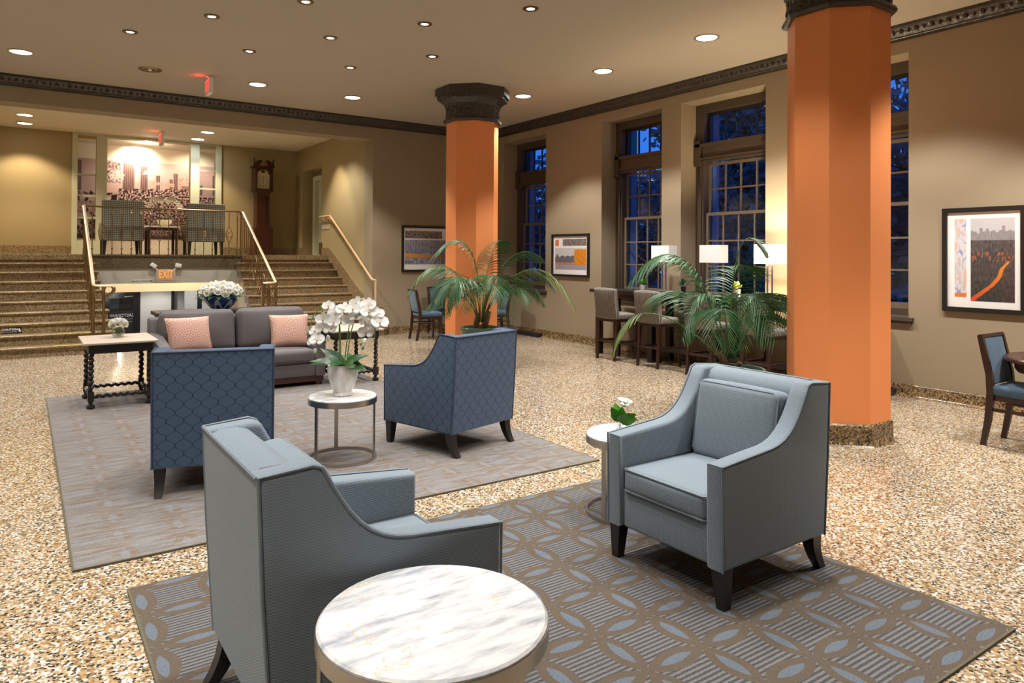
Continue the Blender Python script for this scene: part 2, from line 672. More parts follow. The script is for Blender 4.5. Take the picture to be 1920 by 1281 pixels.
        me.materials.append(MATS[mat] if isinstance(mat, str) else mat)
        o = bpy.data.objects.new(name, me)
        COL.objects.link(o)
        if parent:
            o.parent = parent
        if loc:
            o.location = loc
        if rz is not None:
            o.rotation_euler.z = rz
        if kind:
            o['kind'] = kind
        return o


def tag(o, label, cat, group=None):
    o['label'] = label
    o['category'] = cat
    if group:
        o['group'] = group
    return o


def thing(name, label, cat, loc=(0, 0, 0), rz=0, group=None):
    o = bpy.data.objects.new(name, None)
    COL.objects.link(o)
    o.empty_display_size = .1
    o.location = loc
    o.rotation_euler = (0, 0, rz)
    return tag(o, label, cat, group)


def struct(name, b, mat, parent=None, **k):
    return b.build(name, mat, parent, kind='structure' if parent is None else None, **k)


def dup(root, loc, rz, label, group=None):
    r = root.copy()
    COL.objects.link(r)
    r.location = loc
    r.rotation_euler = (0, 0, rz)
    r['label'] = label
    if group:
        r['group'] = group
    for ch in list(root.children):
        c = ch.copy()
        COL.objects.link(c)
        c.parent = r
        for g in ch.children:
            d = g.copy()
            COL.objects.link(d)
            d.parent = c
    return r


def text(name, body, size, loc, rot, mat, parent, ext=.001, align='CENTER', mirror=False, bold=0, sx=1.0):
    cu = bpy.data.curves.new(name, 'FONT')
    cu.body = body
    cu.size = size
    cu.extrude = ext
    cu.offset = bold
    cu.align_x = align
    cu.align_y = 'CENTER'
    cu.materials.append(MATS[mat])
    tmp = bpy.data.objects.new(name, cu)
    me = bpy.data.meshes.new_from_object(tmp)
    bpy.data.objects.remove(tmp)
    o = bpy.data.objects.new(name, me)
    COL.objects.link(o)
    o.location = loc
    o.rotation_euler = rot
    o.scale.x = -sx if mirror else sx
    if parent:
        o.parent = parent
    return o


def light(name, kind, loc, power, color, parent=None, size=R(100), blend=.3, radius=.06, aim=None):
    ld = bpy.data.lights.new(name, kind)
    ld.energy = power
    ld.color = color
    if kind == 'SPOT':
        ld.spot_size = size
        ld.spot_blend = blend
    if kind in ('SPOT', 'POINT'):
        ld.shadow_soft_size = radius
    o = bpy.data.objects.new(name, ld)
    COL.objects.link(o)
    o.location = loc
    if aim:
        o.rotation_euler = (Vector(aim) - Vector(loc)).to_track_quat('-Z', 'Y').to_euler()
    if parent:
        o.parent = parent
    return o


def bez(p0, p1, p2, p3, n):
    p0, p1, p2, p3 = map(Vector, (p0, p1, p2, p3))
    return [p0 * (1 - t) ** 3 + p1 * 3 * t * (1 - t) ** 2 + p2 * 3 * t * t * (1 - t) + p3 * t ** 3 for t in (i / n for i in range(n + 1))]


# ================================================================== ROOM SHELL
XR, YB, ZC = 8.40, 13.15, 4.28      # right wall, back wall, ceiling
XL, YF = -5.2, -3.6                 # walls out of view
ZL = 1.565                          # landing height
XO0, XO1, ZO = -0.95, 5.70, 3.88    # opening to the stairs
struct('floor', B().box(XL, XR, YF, YB, -.15, 0), 'terrazzo')
struct('ceiling', B().box(XL, XR + .85, YF, YB + .4, ZC, ZC + .15), 'ceiling_paint')
struct('ceiling_field', B().box(-4.2, 5.22, -2.6, 10.12, ZC - .016, ZC), 'ceiling_paint')
struct('wall_left', B().box(XL - .2, XL, YF, YB, 0, ZC), 'cream_wall')  # unseen walls, given a lighter cream to bounce more light into the room
struct('wall_front', B().box(XL, XR, YF - .2, YF, 0, ZC), 'cream_wall')
WIN = [(11.035, 12.50), (7.98, 9.41), (6.05, 7.575), (4.135, 5.65)]
WZ0, WZ1, WD = .86, 3.97, .68
w = B()
ys = [YF] + [q for a in sorted(WIN) for q in a] + [YB]
for i in range(0, len(ys) - 1, 2):
    w.box(XR, XR + WD, ys[i], ys[i + 1], 0, ZC)
for a, b in WIN:
    w.box(XR, XR + WD, a, b, 0, WZ0)
    w.box(XR, XR + WD, a, b, WZ1, ZC)
struct('wall_right', w, 'wall_paint')
w = B()
w.box(XO1, XR + WD, YB, YB + .42, 0, ZC)
w.box(XL, XO0, YB, YB + .42, 0, ZC)
w.box(XO0, XO1, YB, YB + .42, ZO, ZC + .15)
struct('wall_back', w, 'wall_paint')

# cornice: stepped profile with a row of carved blocks
def cornice(name, p0, p1, inw):
    d = (Vector(p1) - Vector(p0))
    L = d.length
    ang = math.atan2(d.y, d.x)
    prof = [(0, -.165), (.022, -.165), (.022, -.14), (.035, -.13), (.035, -.118), (.06, -.105), (.09, -.06), (.105, -.035), (.135, -.03), (.135, 0), (0, 0)]
    sgn = 1 if inw else -1
    b = B().prism([(sgn * q[0], q[1]) for q in prof], 'x', 0, L)
    o = b.build(name, 'carved_dark', None, kind='structure')
    o.location = (p0[0], p0[1], ZC)
    o.rotation_euler.z = ang
    e = B()
    n = int(L / .085)
    for i in range(n):
        x = (i + .5) * L / n
        c = (x, sgn * .082, -.073)
        e.ball(c, .030, 6, 4, (.95, .75, 1.25) if i % 2 else (.55, .6, 1.2))
    e.build('carved_bead', 'carved_dark', o, kind='stuff')


cornice('trim_1', (XR, YF, 0), (XR, YB, 0), True)
cornice('trim_2', (XL, YB, 0), (XR, YB, 0), False)


def baseboard(name, p0, p1, inw, h=.14):
    d = Vector(p1) - Vector(p0)
    sgn = 1 if inw else -1
    prof = [(0, 0), (.095, 0), (.060, .012), (.045, .035), (.040, h - .01), (.030, h), (0, h)]
    o = B().prism([(sgn * q[0], q[1]) for q in prof], 'x', 0, d.length).build(name, 'granite_base', None, kind='structure')
    o.location = (p0[0], p0[1], p0[2])
    o.rotation_euler.z = math.atan2(d.y, d.x)


baseboard('baseboard_right', (XR, YF, 0), (XR, YB, 0), True)
baseboard('baseboard_back', (6.0, YB, 0), (XR, YB, 0), False)

# ------------------------------------------------------------------ windows
def window(n, y0, y1):
    root = bpy.data.objects.new('window_%d' % n, None)
    COL.objects.link(root)
    root['kind'] = 'structure'
    root.location = (XR, y0, 0)
    W = y1 - y0
    xg = .44                        # glass plane behind the wall face
    c = B()
    cw = .155
    for a, b in ((0, cw), (W - cw, W)):
        c.box(xg - .10, xg + .11, a, b, .93, WZ1)
        c.box(xg - .12, xg - .10, a + (.10 if a == 0 else -.0), b - (.10 if a else 0) + (0 if a else 0), .93, WZ1 - .02) if False else None
    c.box(xg - .10, xg + .11, cw, W - cw, 3.845, WZ1)
    c.box(xg - .12, xg + .11, cw, W - cw, 3.09, 3.345)
    c.box(xg - .16, xg - .09, .03, W - .03, 3.30, 3.35)
    c.box(xg - .15, xg - .09, .06, W - .06, 3.10, 3.13)
    c.box(xg - .13, xg - .09, .10, W - .10, 3.055, 3.09)
    for q in (.02, W - .12):
        c.box(xg - .16, xg - .09, q, q + .10, 3.00, 3.40)
    for a in (.105, W - .125):
        c.box(xg - .125, xg - .09, a, a + .02, .93, 3.05)
    c.box(xg - .10, xg + .11, 0, W, .90, .98)
    c.build('casing', 'window_paint', root)
    B().box(xg + .115, WD + .02, W - .16, W - .003, .90, WZ1).box(xg + .115, WD + .02, .003, .16, .90, WZ1).build('stone_reveal', 'dusk_tinted_stone', root)
    s = B().box(-.045, xg + .05, -.06, W + .06, .865, .905)
    s.box(-.03, .0, -.04, W + .04, .82, .865)
    s.build('window_sill', 'window_paint', root)

    def sash(name, z0, z1, rows, cols, dx, mat, rail):
        f = B()
        a, b = cw, W - cw
        st = .045
        f.box(xg + dx - .02, xg + dx + .02, a, a + st, z0, z1)
        f.box(xg + dx - .02, xg + dx + .02, b - st, b, z0, z1)
        f.box(xg + dx - .02, xg + dx + .02, a + st, b - st, z0, z0 + rail)
        f.box(xg + dx - .02, xg + dx + .02, a + st, b - st, z1 - .045, z1)
        o = f.build(name, mat, root)
        ya, yb, za, zb = a + st, b - st, z0 + rail, z1 - .045
        pw, ph = (yb - ya) / cols, (zb - za) / rows
        for i in range(1, cols):
            B().box(xg + dx - .014, xg + dx + .014, ya + i * pw - .011, ya + i * pw + .011, za, zb).build('muntin', mat, o)
        for j in range(1, rows):
            B().box(xg + dx - .013, xg + dx + .013, ya, yb, za + j * ph - .011, za + j * ph + .011).build('muntin', mat, o)
        me = None
        for i in range(cols):
            for j in range(rows):
                if me is None:
                    p = B().box(-.002, .002, -pw / 2 + .009, pw / 2 - .009, -ph / 2 + .009, ph / 2 - .009).build('pane', 'window_glass', o)
                    me = p.data
                else:
                    p = bpy.data.objects.new('pane', me)
                    COL.objects.link(p)
                    p.parent = o
                p.location = (xg + dx, ya + (i + .5) * pw, za + (j + .5) * ph)
    sash('transom', 3.345, 3.845, 1, 4, .02, 'black_wood', .03)
    sash('upper_sash', 2.235, 3.055, 2, 4, .03, 'sash_paint', .04)
    sash('lower_sash', .98, 2.275, 3, 4, -.02, 'sash_paint', .07)


for i, (a, b) in enumerate(WIN):
    window(i + 1, a, b)

# ------------------------------------------------------------------ columns
def column(x, y, label):
    t_ = thing('column', label, 'column', (x, y, 0), 0, 'orange octagonal columns')
    Rr = .43
    ph = R(22.5)
    b = B().lathe([(Rr + .05, 0), (Rr + .035, .012), (Rr + .022, .04), (Rr + .020, .17), (Rr + .008, .185)], 8, ph=ph)
    b.build('base', 'granite_base', t_, 20)
    B().lathe([(Rr, .185), (Rr, 3.73)], 8, ph=ph).build('shaft', 'orange_paint', t_, 20)
    k = 1 / math.cos(R(22.5))
    pr = [(Rr, 3.73), (Rr + .045, 3.735), (Rr + .055, 3.76), (Rr + .04, 3.79), (Rr + .012, 3.80), (Rr + .012, 3.98), (Rr + .03, 3.99),
          (Rr + .035, 4.02), (Rr + .06, 4.05), (Rr + .11, 4.09), (Rr + .15, 4.10), (Rr + .155, 4.155), (Rr + .19, 4.165), (Rr + .19, ZC - .001)]
    cap = B().lathe(pr, 8, ph=ph).build('capital', 'carved_dark', t_, 20)
    rl = B()
    ap = (Rr + .14) * math.cos(R(22.5))
    for s_ in range(8):
        a = s_ * PI / 4
        nx, ny = math.cos(a), math.sin(a)
        tx, ty = -ny, nx
        half = (Rr + .14) * math.sin(R(22.5))
        for i in range(7):
            q = -half + (i + .5) * 2 * half / 7
            o = Vector((nx * ap + tx * q, ny * ap + ty * q, 4.127))
            m = Matrix(((tx, nx, 0), (ty, ny, 0), (0, 0, 1))) @ Matrix.Rotation(R(35), 3, 'Y')
            e = B().ball((0, 0, 0), .030, 6, 4, (.75, .9, 1.4))
            rl.add([m @ Vector(p) + o for p in e.v], e.f)
        # panel with leaf scrolls
        ap2 = (Rr + .012) * math.cos(R(22.5))
        h2 = (Rr + .012) * math.sin(R(22.5))
        for (q, z, sc) in [(-.6, 3.85, 1), (.6, 3.85, 1), (0, 3.89, 1.3), (-.55, 3.94, .8), (.55, 3.94, .8), (0, 3.83, .8), (-.3, 3.9, .7), (.3, 3.9, .7)]:
            o = Vector((nx * ap2 + tx * q * h2, ny * ap2 + ty * q * h2, z))
            m = Matrix(((tx, nx, 0), (ty, ny, 0), (0, 0, 1)))
            e = B().ball((0, 0, 0), .034 * sc, 6, 4, (1, .7, 1.1))
            rl.add([m @ Vector(p) + o for p in e.v], e.f)
    rl.build('carved_leaf', 'carved_dark', cap, kind='stuff')
    return t_


column(6.055, 3.61, 'orange octagonal column behind the front-facing grey armchair, nearest the camera')
column(6.05, 9.94, 'orange octagonal column further back, behind the palm and dark blue armchair')

# ------------------------------------------------------------------ stair recess, landing, stairs
ZR = 4.20
YL, YW = 15.56, 18.0            # landing edge, rear wall
XS0, XS1 = 1.0, 3.77            # inner edges of the flights
DY0, DY1, DZ = 16.08, 17.44, 3.64
struct('ceiling_2', B().box(XO0 - .3, XO1 + .3, YB + .42, 20.2, ZR, ZR + .12), 'recess_ceiling')
w = B()
w.box(XO1, XO1 + .35, YB + .42, DY0, -1.6, ZR)
w.box(XO1, XO1 + .35, DY1, YW + .2, -1.6, ZR)
w.box(XO1, XO1 + .35, DY0, DY1, DZ, ZR)
w.box(XO1, XO1 + .35, DY0, DY1, -1.6, ZL)
struct('wall_3', w, 'recess_wall_paint')
struct('wall_4', B().box(XO0 - .35, XO0, YB + .42, YW + .2, -1.6, ZR), 'recess_wall_paint')
dr = bpy.data.objects.new('door_1', None)
COL.objects.link(dr)
dr['kind'] = 'structure'
B().box(XO1 + .30, XO1 + .34, DY0 + .10, DY1 - .30, ZL, 3.40).build('door_leaf', 'door_paint', dr)
b = B().box(XO1 + .20, XO1 + .36, DY0 - .0, DY0 + .10, ZL, 3.45).box(XO1 + .20, XO1 + .36, DY1 - .30, DY1 - .16, ZL, 3.50).box(XO1 + .20, XO1 + .36, DY0 + .1, DY1 - .30, 3.40, 3.50)
b.build('door_frame', 'door_paint', dr)
B().box(XO1 + .30, XO1 + .40, DY1 - .16, DY1, ZL, DZ).box(XO1 + .30, XO1 + .40, DY0, DY1 - .16, 3.50, DZ).build('door_surround', 'recess_wall_paint', dr)

# rear wall with three openings (glazed side panels and a wide middle bay)
OP = [(.952, 1.302, 1.875, 4.10), (1.506, 3.215, ZL, 4.15), (3.405, 3.774, 1.875, 4.09)]
w = B()
xs = [XO0] + [q for o in OP for q in o[:2]] + [XO1]
for i in range(0, len(xs) - 1, 2):
    w.box(xs[i], xs[i + 1], YW, YW + .15, ZL, ZR)
for a, b, z0, z1 in OP:
    w.box(a, b, YW, YW + .15, z1, ZR)
    if z0 > ZL:
        w.box(a, b, YW, YW + .15, ZL, z0)
struct('wall_5', w, 'recess_wall_paint')
f = B()
for a, b in ((.85, .952), (1.302, 1.506), (3.215, 3.405), (3.774, 3.90)):
    f.box(a, b, YW - .05, YW, ZL, 4.17)
f.box(.85, 1.4, YW - .045, YW, ZL, 1.86).box(3.3, 3.90, YW - .045, YW, ZL, 1.86)
f.box(.85, 3.90, YW - .045, YW, 4.15, ZR)
fr = struct('trim_3', f, 'door_paint')
for (a, b, zs) in ((.952, 1.302, (3.30, 2.84, 2.36)), (3.405, 3.774, (3.56, 3.13, 2.4))):
    for z in zs:
        B().box(a, b, YW + .02, YW + .05, z - .02, z + .02).build('muntin', 'door_paint', fr)
    lv = [1.875] + sorted(zs) + [4.09]
    for z0, z1 in zip(lv, lv[1:]):
        B().box(a + .002, b - .002, YW + .033, YW + .037, z0 + .021, z1 - .021).build('pane', 'window_glass', fr)
# room beyond
w = B().box(.2, .3, YW + .15, 20.0, ZL, ZR).box(4.5, 4.6, YW + .15, 20.0, ZL, ZR).box(.2, 4.6, 19.6, 19.75, ZL, ZR)
struct('wall_6', w, 'cream_wall')
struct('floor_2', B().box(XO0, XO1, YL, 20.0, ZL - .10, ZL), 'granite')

# granite fascia, plaster band, header, lower lobby
struct('trim_4', B().box(XS0 - .02, XS1 + .02, YL - .05, YL, 1.29, ZL - .03).box(XS0 - .02, XS1 + .02, YL - .075, YL, ZL - .03, ZL + .001), 'granite_dark')
struct('wall_7', B().box(XS0, XS1, YL - .03, YL + .25, 1.0, 1.29), 'fascia_grey')
struct('ceiling_3', B().box(XS0 - .2, XS1 + .2, YL + .25, 17.2, 1.30, 1.42), 'cream_wall')
struct('wall_8', B().box(XS0 - .2, XS1 + .2, 17.0, 17.2, .765, 1.30), 'cream_wall')
struct('ceiling_4', B().box(-.6, 6.0, 17.2, 20.8, .765, .86), 'white_wall')
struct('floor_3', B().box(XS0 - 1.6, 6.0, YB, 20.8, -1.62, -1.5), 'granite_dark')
wp = [(YB + .1, -1.5), (17.0, -1.5), (17.0, 1.29), (15.45, 1.29), (YB + .1, .02)]
w = B().prism(wp, 'x', XS0 - .10, XS0).prism(wp, 'x', XS1, XS1 + .10)
struct('wall_9', w, 'cream_wall')
struct('wall_10', B().box(XS0, XS1, YB - .02, YB + .02, -1.5, -.001), 'white_wall')
w = B().box(2.32, 2.99, 19.0, 19.12, -1.5, .765).box(3.1, 6.0, 20.6, 20.75, -1.5, .765).box(-.6, .86, 19.0, 19.12, -1.5, .765).box(5.9, 6.0, 17.2, 20.6, -1.5, .765)
struct('wall_11', w, 'white_wall')

# entrance doors to the street, seen under the landing
dd = bpy.data.objects.new('door_2', None)
COL.objects.link(dd)
dd['kind'] = 'structure'
dd.location = (.86, 19.0, -1.5)
B().box(0, .05, 0, .08, 0, 2.26).box(1.40, 1.46, 0, .08, 0, 2.26).box(.05, 1.40, 0, .08, 2.14, 2.26).box(.67, .73, 0, .06, 0, 2.14).build('door_frame', 'black_metal', dd)
for k, x0 in enumerate((.05, .73)):
    x1 = x0 + .62 + (.05 if k else 0)
    lf = B().box(x0, x0 + .09, .01, .05, 0, 2.14).box(x1 - .09, x1, .01, .05, 0, 2.14).box(x0 + .09, x1 - .09, .01, .05, 0, .24).box(x0 + .09, x1 - .09, .01, .05, 2.02, 2.14)
    lf = lf.build('door_leaf', 'black_metal', dd)
    B().box(x0 + .09, x1 - .09, .028, .034, .24, 2.02).build('door_pane', 'door_glass', lf)
    B().tube([(x0 + .06, -.03, 1.13), (x1 - .04, -.03, 1.13)], .022, 8).build('push_bar', 'nickel', lf)
B().box(.0, 2.0, 1.3, 1.32, 0, 2.3).build('night_backdrop', 'night_panel', dd)
# what shows through the glass: posters and a lit shop front across the porch
B().box(.84, 1.10, .9, .92, 1.72, 2.12).build('poster', 'plastic_white', dd)
B().box(1.16, 1.36, .9, .92, 1.72, 2.12).build('poster', 'poster_green', dd)
B().box(.20, .42, .9, .92, 1.0, 1.9).build('poster', 'plastic_white', dd)
B().box(.82, 1.40, .036, .041, 1.14, 1.72).build('door_sign', 'poster_grey', dd)
B().box(.82, 1.40, .035, .04, .24, .75).build('door_decal', 'poster_blue', dd)
text('lettering', 'EASTONIAN', .098, (1.06, .02, 1.615), (R(90), 0, 0), 'ink_white', dd, mirror=True)
text('lettering', 'HOTEL SUITES', .045, (1.14, .005, 1.36), (R(90), 0, 0), 'ink_soft', dd, mirror=True) if False else None
B().box(.86, 1.30, .018, .020, 1.46, 1.475).box(.95, 1.30, .018, .020, 1.52, 1.535).build('rule_line', 'ink_soft', dd)
B().add([(1.10, .0, .94), (1.16, .0, 1.0), (1.34, .0, 1.0), (1.40, .0, .94), (1.25, .0, .82)], [(0, 1, 2, 3, 4)]).build('diamond_decal', 'ink_soft', dd)
B().tube([(1.12, -.02, 2.06), (1.30, -.03, 2.07)], .025, 6).build('door_closer', 'nickel', dd)
# dark door jambs and the sloping rail beyond the white wall
for x0, x1, y in ((2.99, 3.06, 19.0), (3.88, 3.99, 20.55), (4.25, 4.36, 20.55)):
    struct('trim_5', B().box(x0, x1, y, y + .06, -1.5, .765), 'black_metal')
struct('wall_12', B().box(3.10, 3.34, 19.3, 19.42, -1.5, .765), 'white_wall')
tag(B().tube([(3.92, 20.4, .42), (4.35, 20.4, .26)], .03, 8).build('stair_handrail', 'sign_grey'), 'grey sloping handrail in the lower lobby, left of the flower bowl', 'handrail')
light('hidden_lobby_light', 'POINT', (1.78, 18.35, .6), 5, NEUTRAL, radius=.08)
light('hidden_lobby_light', 'POINT', (3.8, 19.7, .6), 12, NEUTRAL, radius=.08)
light('hidden_lobby_light', 'SPOT', (2.75, 18.2, .74), 22, NEUTRAL, None, R(120), .6, .05, (2.7, 19.0, -.6))
light('hidden_lobby_light', 'SPOT', (1.7, 16.1, 1.22), 30, WARM, None, R(120), .7, .05, (1.7, 17.0, .80))  # this spot and the next are added unseen, to brighten the header
light('hidden_lobby_light', 'SPOT', (3.0, 16.1, 1.22), 40, WARM, None, R(120), .7, .05, (3.0, 17.0, .80))

# stairs
TR, RI, Y0 = .29, ZL / 10, 12.95


def stairs(name, x0, x1, label, inner):
    t_ = thing(name, label, 'stairs', (0, Y0, 0), 0, 'granite flights up to the landing')
    for i in range(10):
        z1 = RI * (i + 1)
        y = i * TR
        e0 = x0 - (.10 + .02 * (9 - i) if inner == 'l' else 0)
        e1 = x1 + (.10 + .02 * (9 - i) if inner == 'r' else 0)
        s = B().box(e0 + .02, e1 - .02, y + .03, y + TR + .06 if i < 9 else y + .12, z1 - RI, z1 - .045)
        prof = [(0, -.012), (.004, -.004), (.014, 0), (TR + .03, 0), (TR + .03, -.045), (.028, -.045), (.012, -.034), (.002, -.022)]
        prof = [(y + p[0], z1 + p[1] - (.0005 if i == 9 else 0)) for p in prof]
        if i == 9:
            prof = [(min(p[0], y + .05), p[1]) for p in prof]
        s.prism(prof, 'x', e0, e1)
        if i == 0 and name == 'staircase' and inner == 'l':
            # rounded end of the bottom step running out past the corner of the wall
            n = 8
            pts = [(XO1 - .05, 0.0), (XO1 + .16, 0.0)] + [(XO1 + .16 + .16 * math.sin(PI / 2 * k / n), .16 - .16 * math.cos(PI / 2 * k / n)) for k in range(1, n + 1)]
            pts += [(XO1 + .32, .19), (XO1 - .05, .19)]
            s.prism(pts, 'z', z1 - .045, z1)
            pts2 = [(max(p[0] - .02, XO1 - .05), p[1] + (.02 if p[1] < .1 else 0)) for p in pts]
            s.prism(pts2, 'z', 0, z1 - .045)
        st = s.build('step', 'granite', t_)
        if i < 2:
            w_ = (x1 - x0)
            for q in ((x0 + .08, x0 + .08 + .26 * w_), (x1 - .10 - .26 * w_, x1 - .10)):
                B().box(q[0], q[1], y + .03, y + .055, z1 - .001, z1 + .002).build('yellow_strip', 'yellow_strip', st)
    return t_


stairs('staircase', XO0, XS0, 'left flight of brown granite steps with yellow strips, up to the landing', 'r')
stairs('staircase', XS1, XO1, 'right flight of brown granite steps behind the orchid, beside the wall handrail', 'l')
# sloping granite skirting against the right wall of the flight
sk = [(12.62, 0.0), (12.62, .56), (12.80, .56), (15.55, 1.80), (16.05, 1.80), (16.05, ZL), (15.55, ZL), (13.0, 0)]
struct('baseboard_3', B().prism([(13.58, .2), (13.58, .80), (15.50, 1.74), (DY0, 1.74), (DY0, ZL - .05), (15.56, ZL - .1), (15.0, 1.2)], 'x', XO1 - .025, XO1), 'granite')
struct('baseboard_4', B().box(XO1 - .03, XO1 + .22, YB - .06, YB, RI, .55), 'granite')
struct('baseboard_5', B().box(XO0, .85, YW - .025, YW, ZL, 1.74).box(3.90, XO1 - .025, YW - .025, YW, ZL, 1.74).box(XO1 - .025, XO1, DY1, YW, ZL, 1.74), 'granite')

# ------------------------------------------------------------------ railings
def twisted(b, p, z0, z1, r=.009):
    h = z1 - z0
    pr = [(r * 1.5, 0), (r * 1.5, .02), (r, .03)]
    for zf in (.12, .88):
        z = h * zf
        pr += [(r, z - .02), (r * 2.1, z - .008), (r * 2.1, z + .008), (r, z + .02)]
    pr += [(r, h)]
    b.lathe([(q[0], z0 + q[1]) for q in pr], 6, (p[0], p[1]))


def scroll(b, p, z0, z1, ax=(1, 0)):
    """baluster that opens into a lyre with two C-scrolls"""
    h = z1 - z0
    r = .008
    zc = z0 + h * .47
    hw, hh = .062, h * .20
    b.tube([(p[0], p[1], z0), (p[0], p[1], zc - hh)], r, 6)
    b.tube([(p[0], p[1], zc + hh), (p[0], p[1], z1)], r, 6)
    for s_ in (-1, 1):
        pts = [(0, -hh), (.35, -hh * .72), (.92, -hh * .30), (1.0, -.0), (.92, hh * .30), (.35, hh * .72), (0, hh)]
        b.tube([(p[0] + ax[0] * s_ * hw * q[0], p[1] + ax[1] * s_ * hw * q[0], zc + q[1]) for q in pts], r * .8, 6)
        for v in (-1, 1):
            sp = []
            for k in range(9):
                a = PI * .5 + k * PI * .22
                rr = .034 * (1 - k / 12)
                sp.append((hw * .98 - .034 + rr * math.sin(a), v * (.045 + rr * math.cos(a)) * 1.0))
            b.tube([(p[0] + ax[0] * s_ * q[0], p[1] + ax[1] * s_ * q[0], zc + q[1]) for q in sp], r * .7, 5)


YR = YL - .02
t_ = thing('landing_railing', 'bronze landing railing with scroll balusters in front of the two patterned chairs', 'railing', (0, 0, 0))
B().tube([(XS0 - .08, YR, 2.475), (XS1, YR, 2.475)], .024, 8, flat=.7).build('handrail', 'bronze', t_)
n = 17
for i in range(n):
    x = XS0 + .07 + i * (XS1 - XS0 - .14) / (n - 1)
    b = B()
    (scroll if i in (1, 7, 12, 15) else twisted)(b, (x, YR), ZL + .001, 2.465)
    b.build('baluster', 'bronze', t_)
for x in (XS0 - .06, XS1):
    B().lathe([(.022, ZL), (.022, ZL + .1), (.016, ZL + .12), (.016, 2.40), (.026, 2.42), (.026, 2.50), (.012, 2.52)], 8, (x, YR)).build('post', 'bronze', t_)


def stair_rail(x, label, s_):
    t_ = thing('stair_railing', label, 'railing', (0, 0, 0))
    xi = x + s_ * .25           # the rail turns in towards the stairwell at the foot
    zt, zb = 2.47, 1.075
    pts = [(x, YR - .03, zt + .0), (x, YR - .08, zt - .02), (x, 13.16, zb + .03), (x, 13.10, zb), (x + s_ * .04, 13.06, zb - .005), (xi, 13.02, zb - .01)]
    B().tube(pts, .027, 8, flat=.75).build('handrail', 'rail_brass', t_)
    for i in range(1, 9):
        for k in (0, 1):
            y = Y0 + i * TR + .07 + k * .145
            zz = RI * (i + 1)
            zr = zb + (zt - zb) * (y - 13.12) / (YR - .06 - 13.12) - .02
            b = B()
            if k == 0 and i in (1, 3, 5, 7):
                scroll(b, (x, y), zz, zr, (0, 1))
            else:
                twisted(b, (x, y), zz, zr)
            b.build('baluster', 'bronze', t_)
    nw = [(.036, RI), (.036, RI + .05), (.024, RI + .08), (.030, .40), (.022, .46), (.020, .80), (.032, .86), (.022, .90), (.020, 1.0), (.036, 1.04), (.036, 1.07)]
    B().lathe(nw, 10, (x, 13.10)).build('newel', 'bronze', t_)
    B().lathe(nw, 10, (x + s_ * .14, 13.07)).build('newel', 'bronze', t_)
    cv = bez((xi - s_ * .02, 13.02, 1.06), (xi + s_ * .02, 13.0, .8), (xi - s_ * .02, 13.02, .62), (x + s_ * .30, 13.02, .36), 8) if s_ < 0 else \
        bez((xi, 13.02, 1.06), (xi + .05, 13.0, 1.02), (xi + .03, 13.0, .95), (xi - .07, 13.04, .90), 8)
    B().tube(cv, .026, 8).build('scroll_bracket', 'bronze', t_)


stair_rail(XS0 - .07, 'bronze stair railing with pale handrail beside the left flight', 1)
stair_rail(XS1 + .03, 'bronze stair railing with pale handrail beside the right flight, in front of the clock', -1)
t_ = thing('wall_handrail', 'wooden handrail on brackets up the side wall of the right flight', 'handrail')
B().tube([(5.63, 16.0, 2.45), (5.63, 15.36, 2.45), (5.63, 15.28, 2.42), (5.63, 13.02, 1.12), (5.63, 12.97, 1.10), (5.63, 12.80, 1.09)], .024, 8).build('handrail', 'rail_wood', t_)
B().tube([(5.63, 12.82, 1.08), (5.63, 12.82, RI + .001)], .021, 8).build('post', 'rail_wood', t_)
for y, z in ((15.6, 2.44), (14.5, 1.96), (13.5, 1.38)):
    B().tube([(5.63, y, z), (5.63, y, z - .05), (5.66, y, z - .07), (XO1, y, z - .07)], .009, 6).ball((XO1 - .006, y, z - .07), .03, 8, 4, (.3, 1, 1)).build('bracket', 'bronze', t_)
tag(B().box(XO1 - .012, XO1, 15.55, 16.0, 2.17, 2.27).build('room_sign', 'sign_grey'), 'small grey wall plate under the wooden handrail at the stair top', 'sign')
tag(B().rbox((5.66, DY0 - .045, 1.72), (.06, .06, .28), .01, 2, sub=1).build('door_stop', 'bronze'), 'small bronze door fitting at the foot of the landing doorway', 'fitting')

# ------------------------------------------------------------------ downlights
def downlight(x, y, z, big, label, spot=True, glow=None):
    t_ = thing('ceiling_light', label, 'ceiling light', (x, y, z), 0, 'large round downlights' if big else 'small spot downlights')
    r = .125 if big else .042
    ro = .15 if big else .085
    B().lathe([(r, -.004), (r + .006, -.012), (ro, -.008), (ro, 0), (r, 0)], 28, cap=False).build('trim_ring', 'chrome_trim' if big else 'bronze', t_)
    if not big:
        B().lathe([(ro - .02, -.0085), (r, -.006), (r, -.002)], 24, cap=False).build('baffle', 'bronze', t_)
    B().lathe([(.0001, -.006), (r, -.006)], 28, cap=False).build('lens', glow or ('lens_glow' if big else 'lens_small'), t_)
    if spot:
        if big:
            light('lamp', 'SPOT', (0, 0, -.03), P_BIG, NEUTRAL, t_, R(104), .35, .10)
        else:
            light('lamp', 'SPOT', (0, 0, -.03), P_SMALL, NEUTRAL, t_, R(92), .6, .09)
    return t_


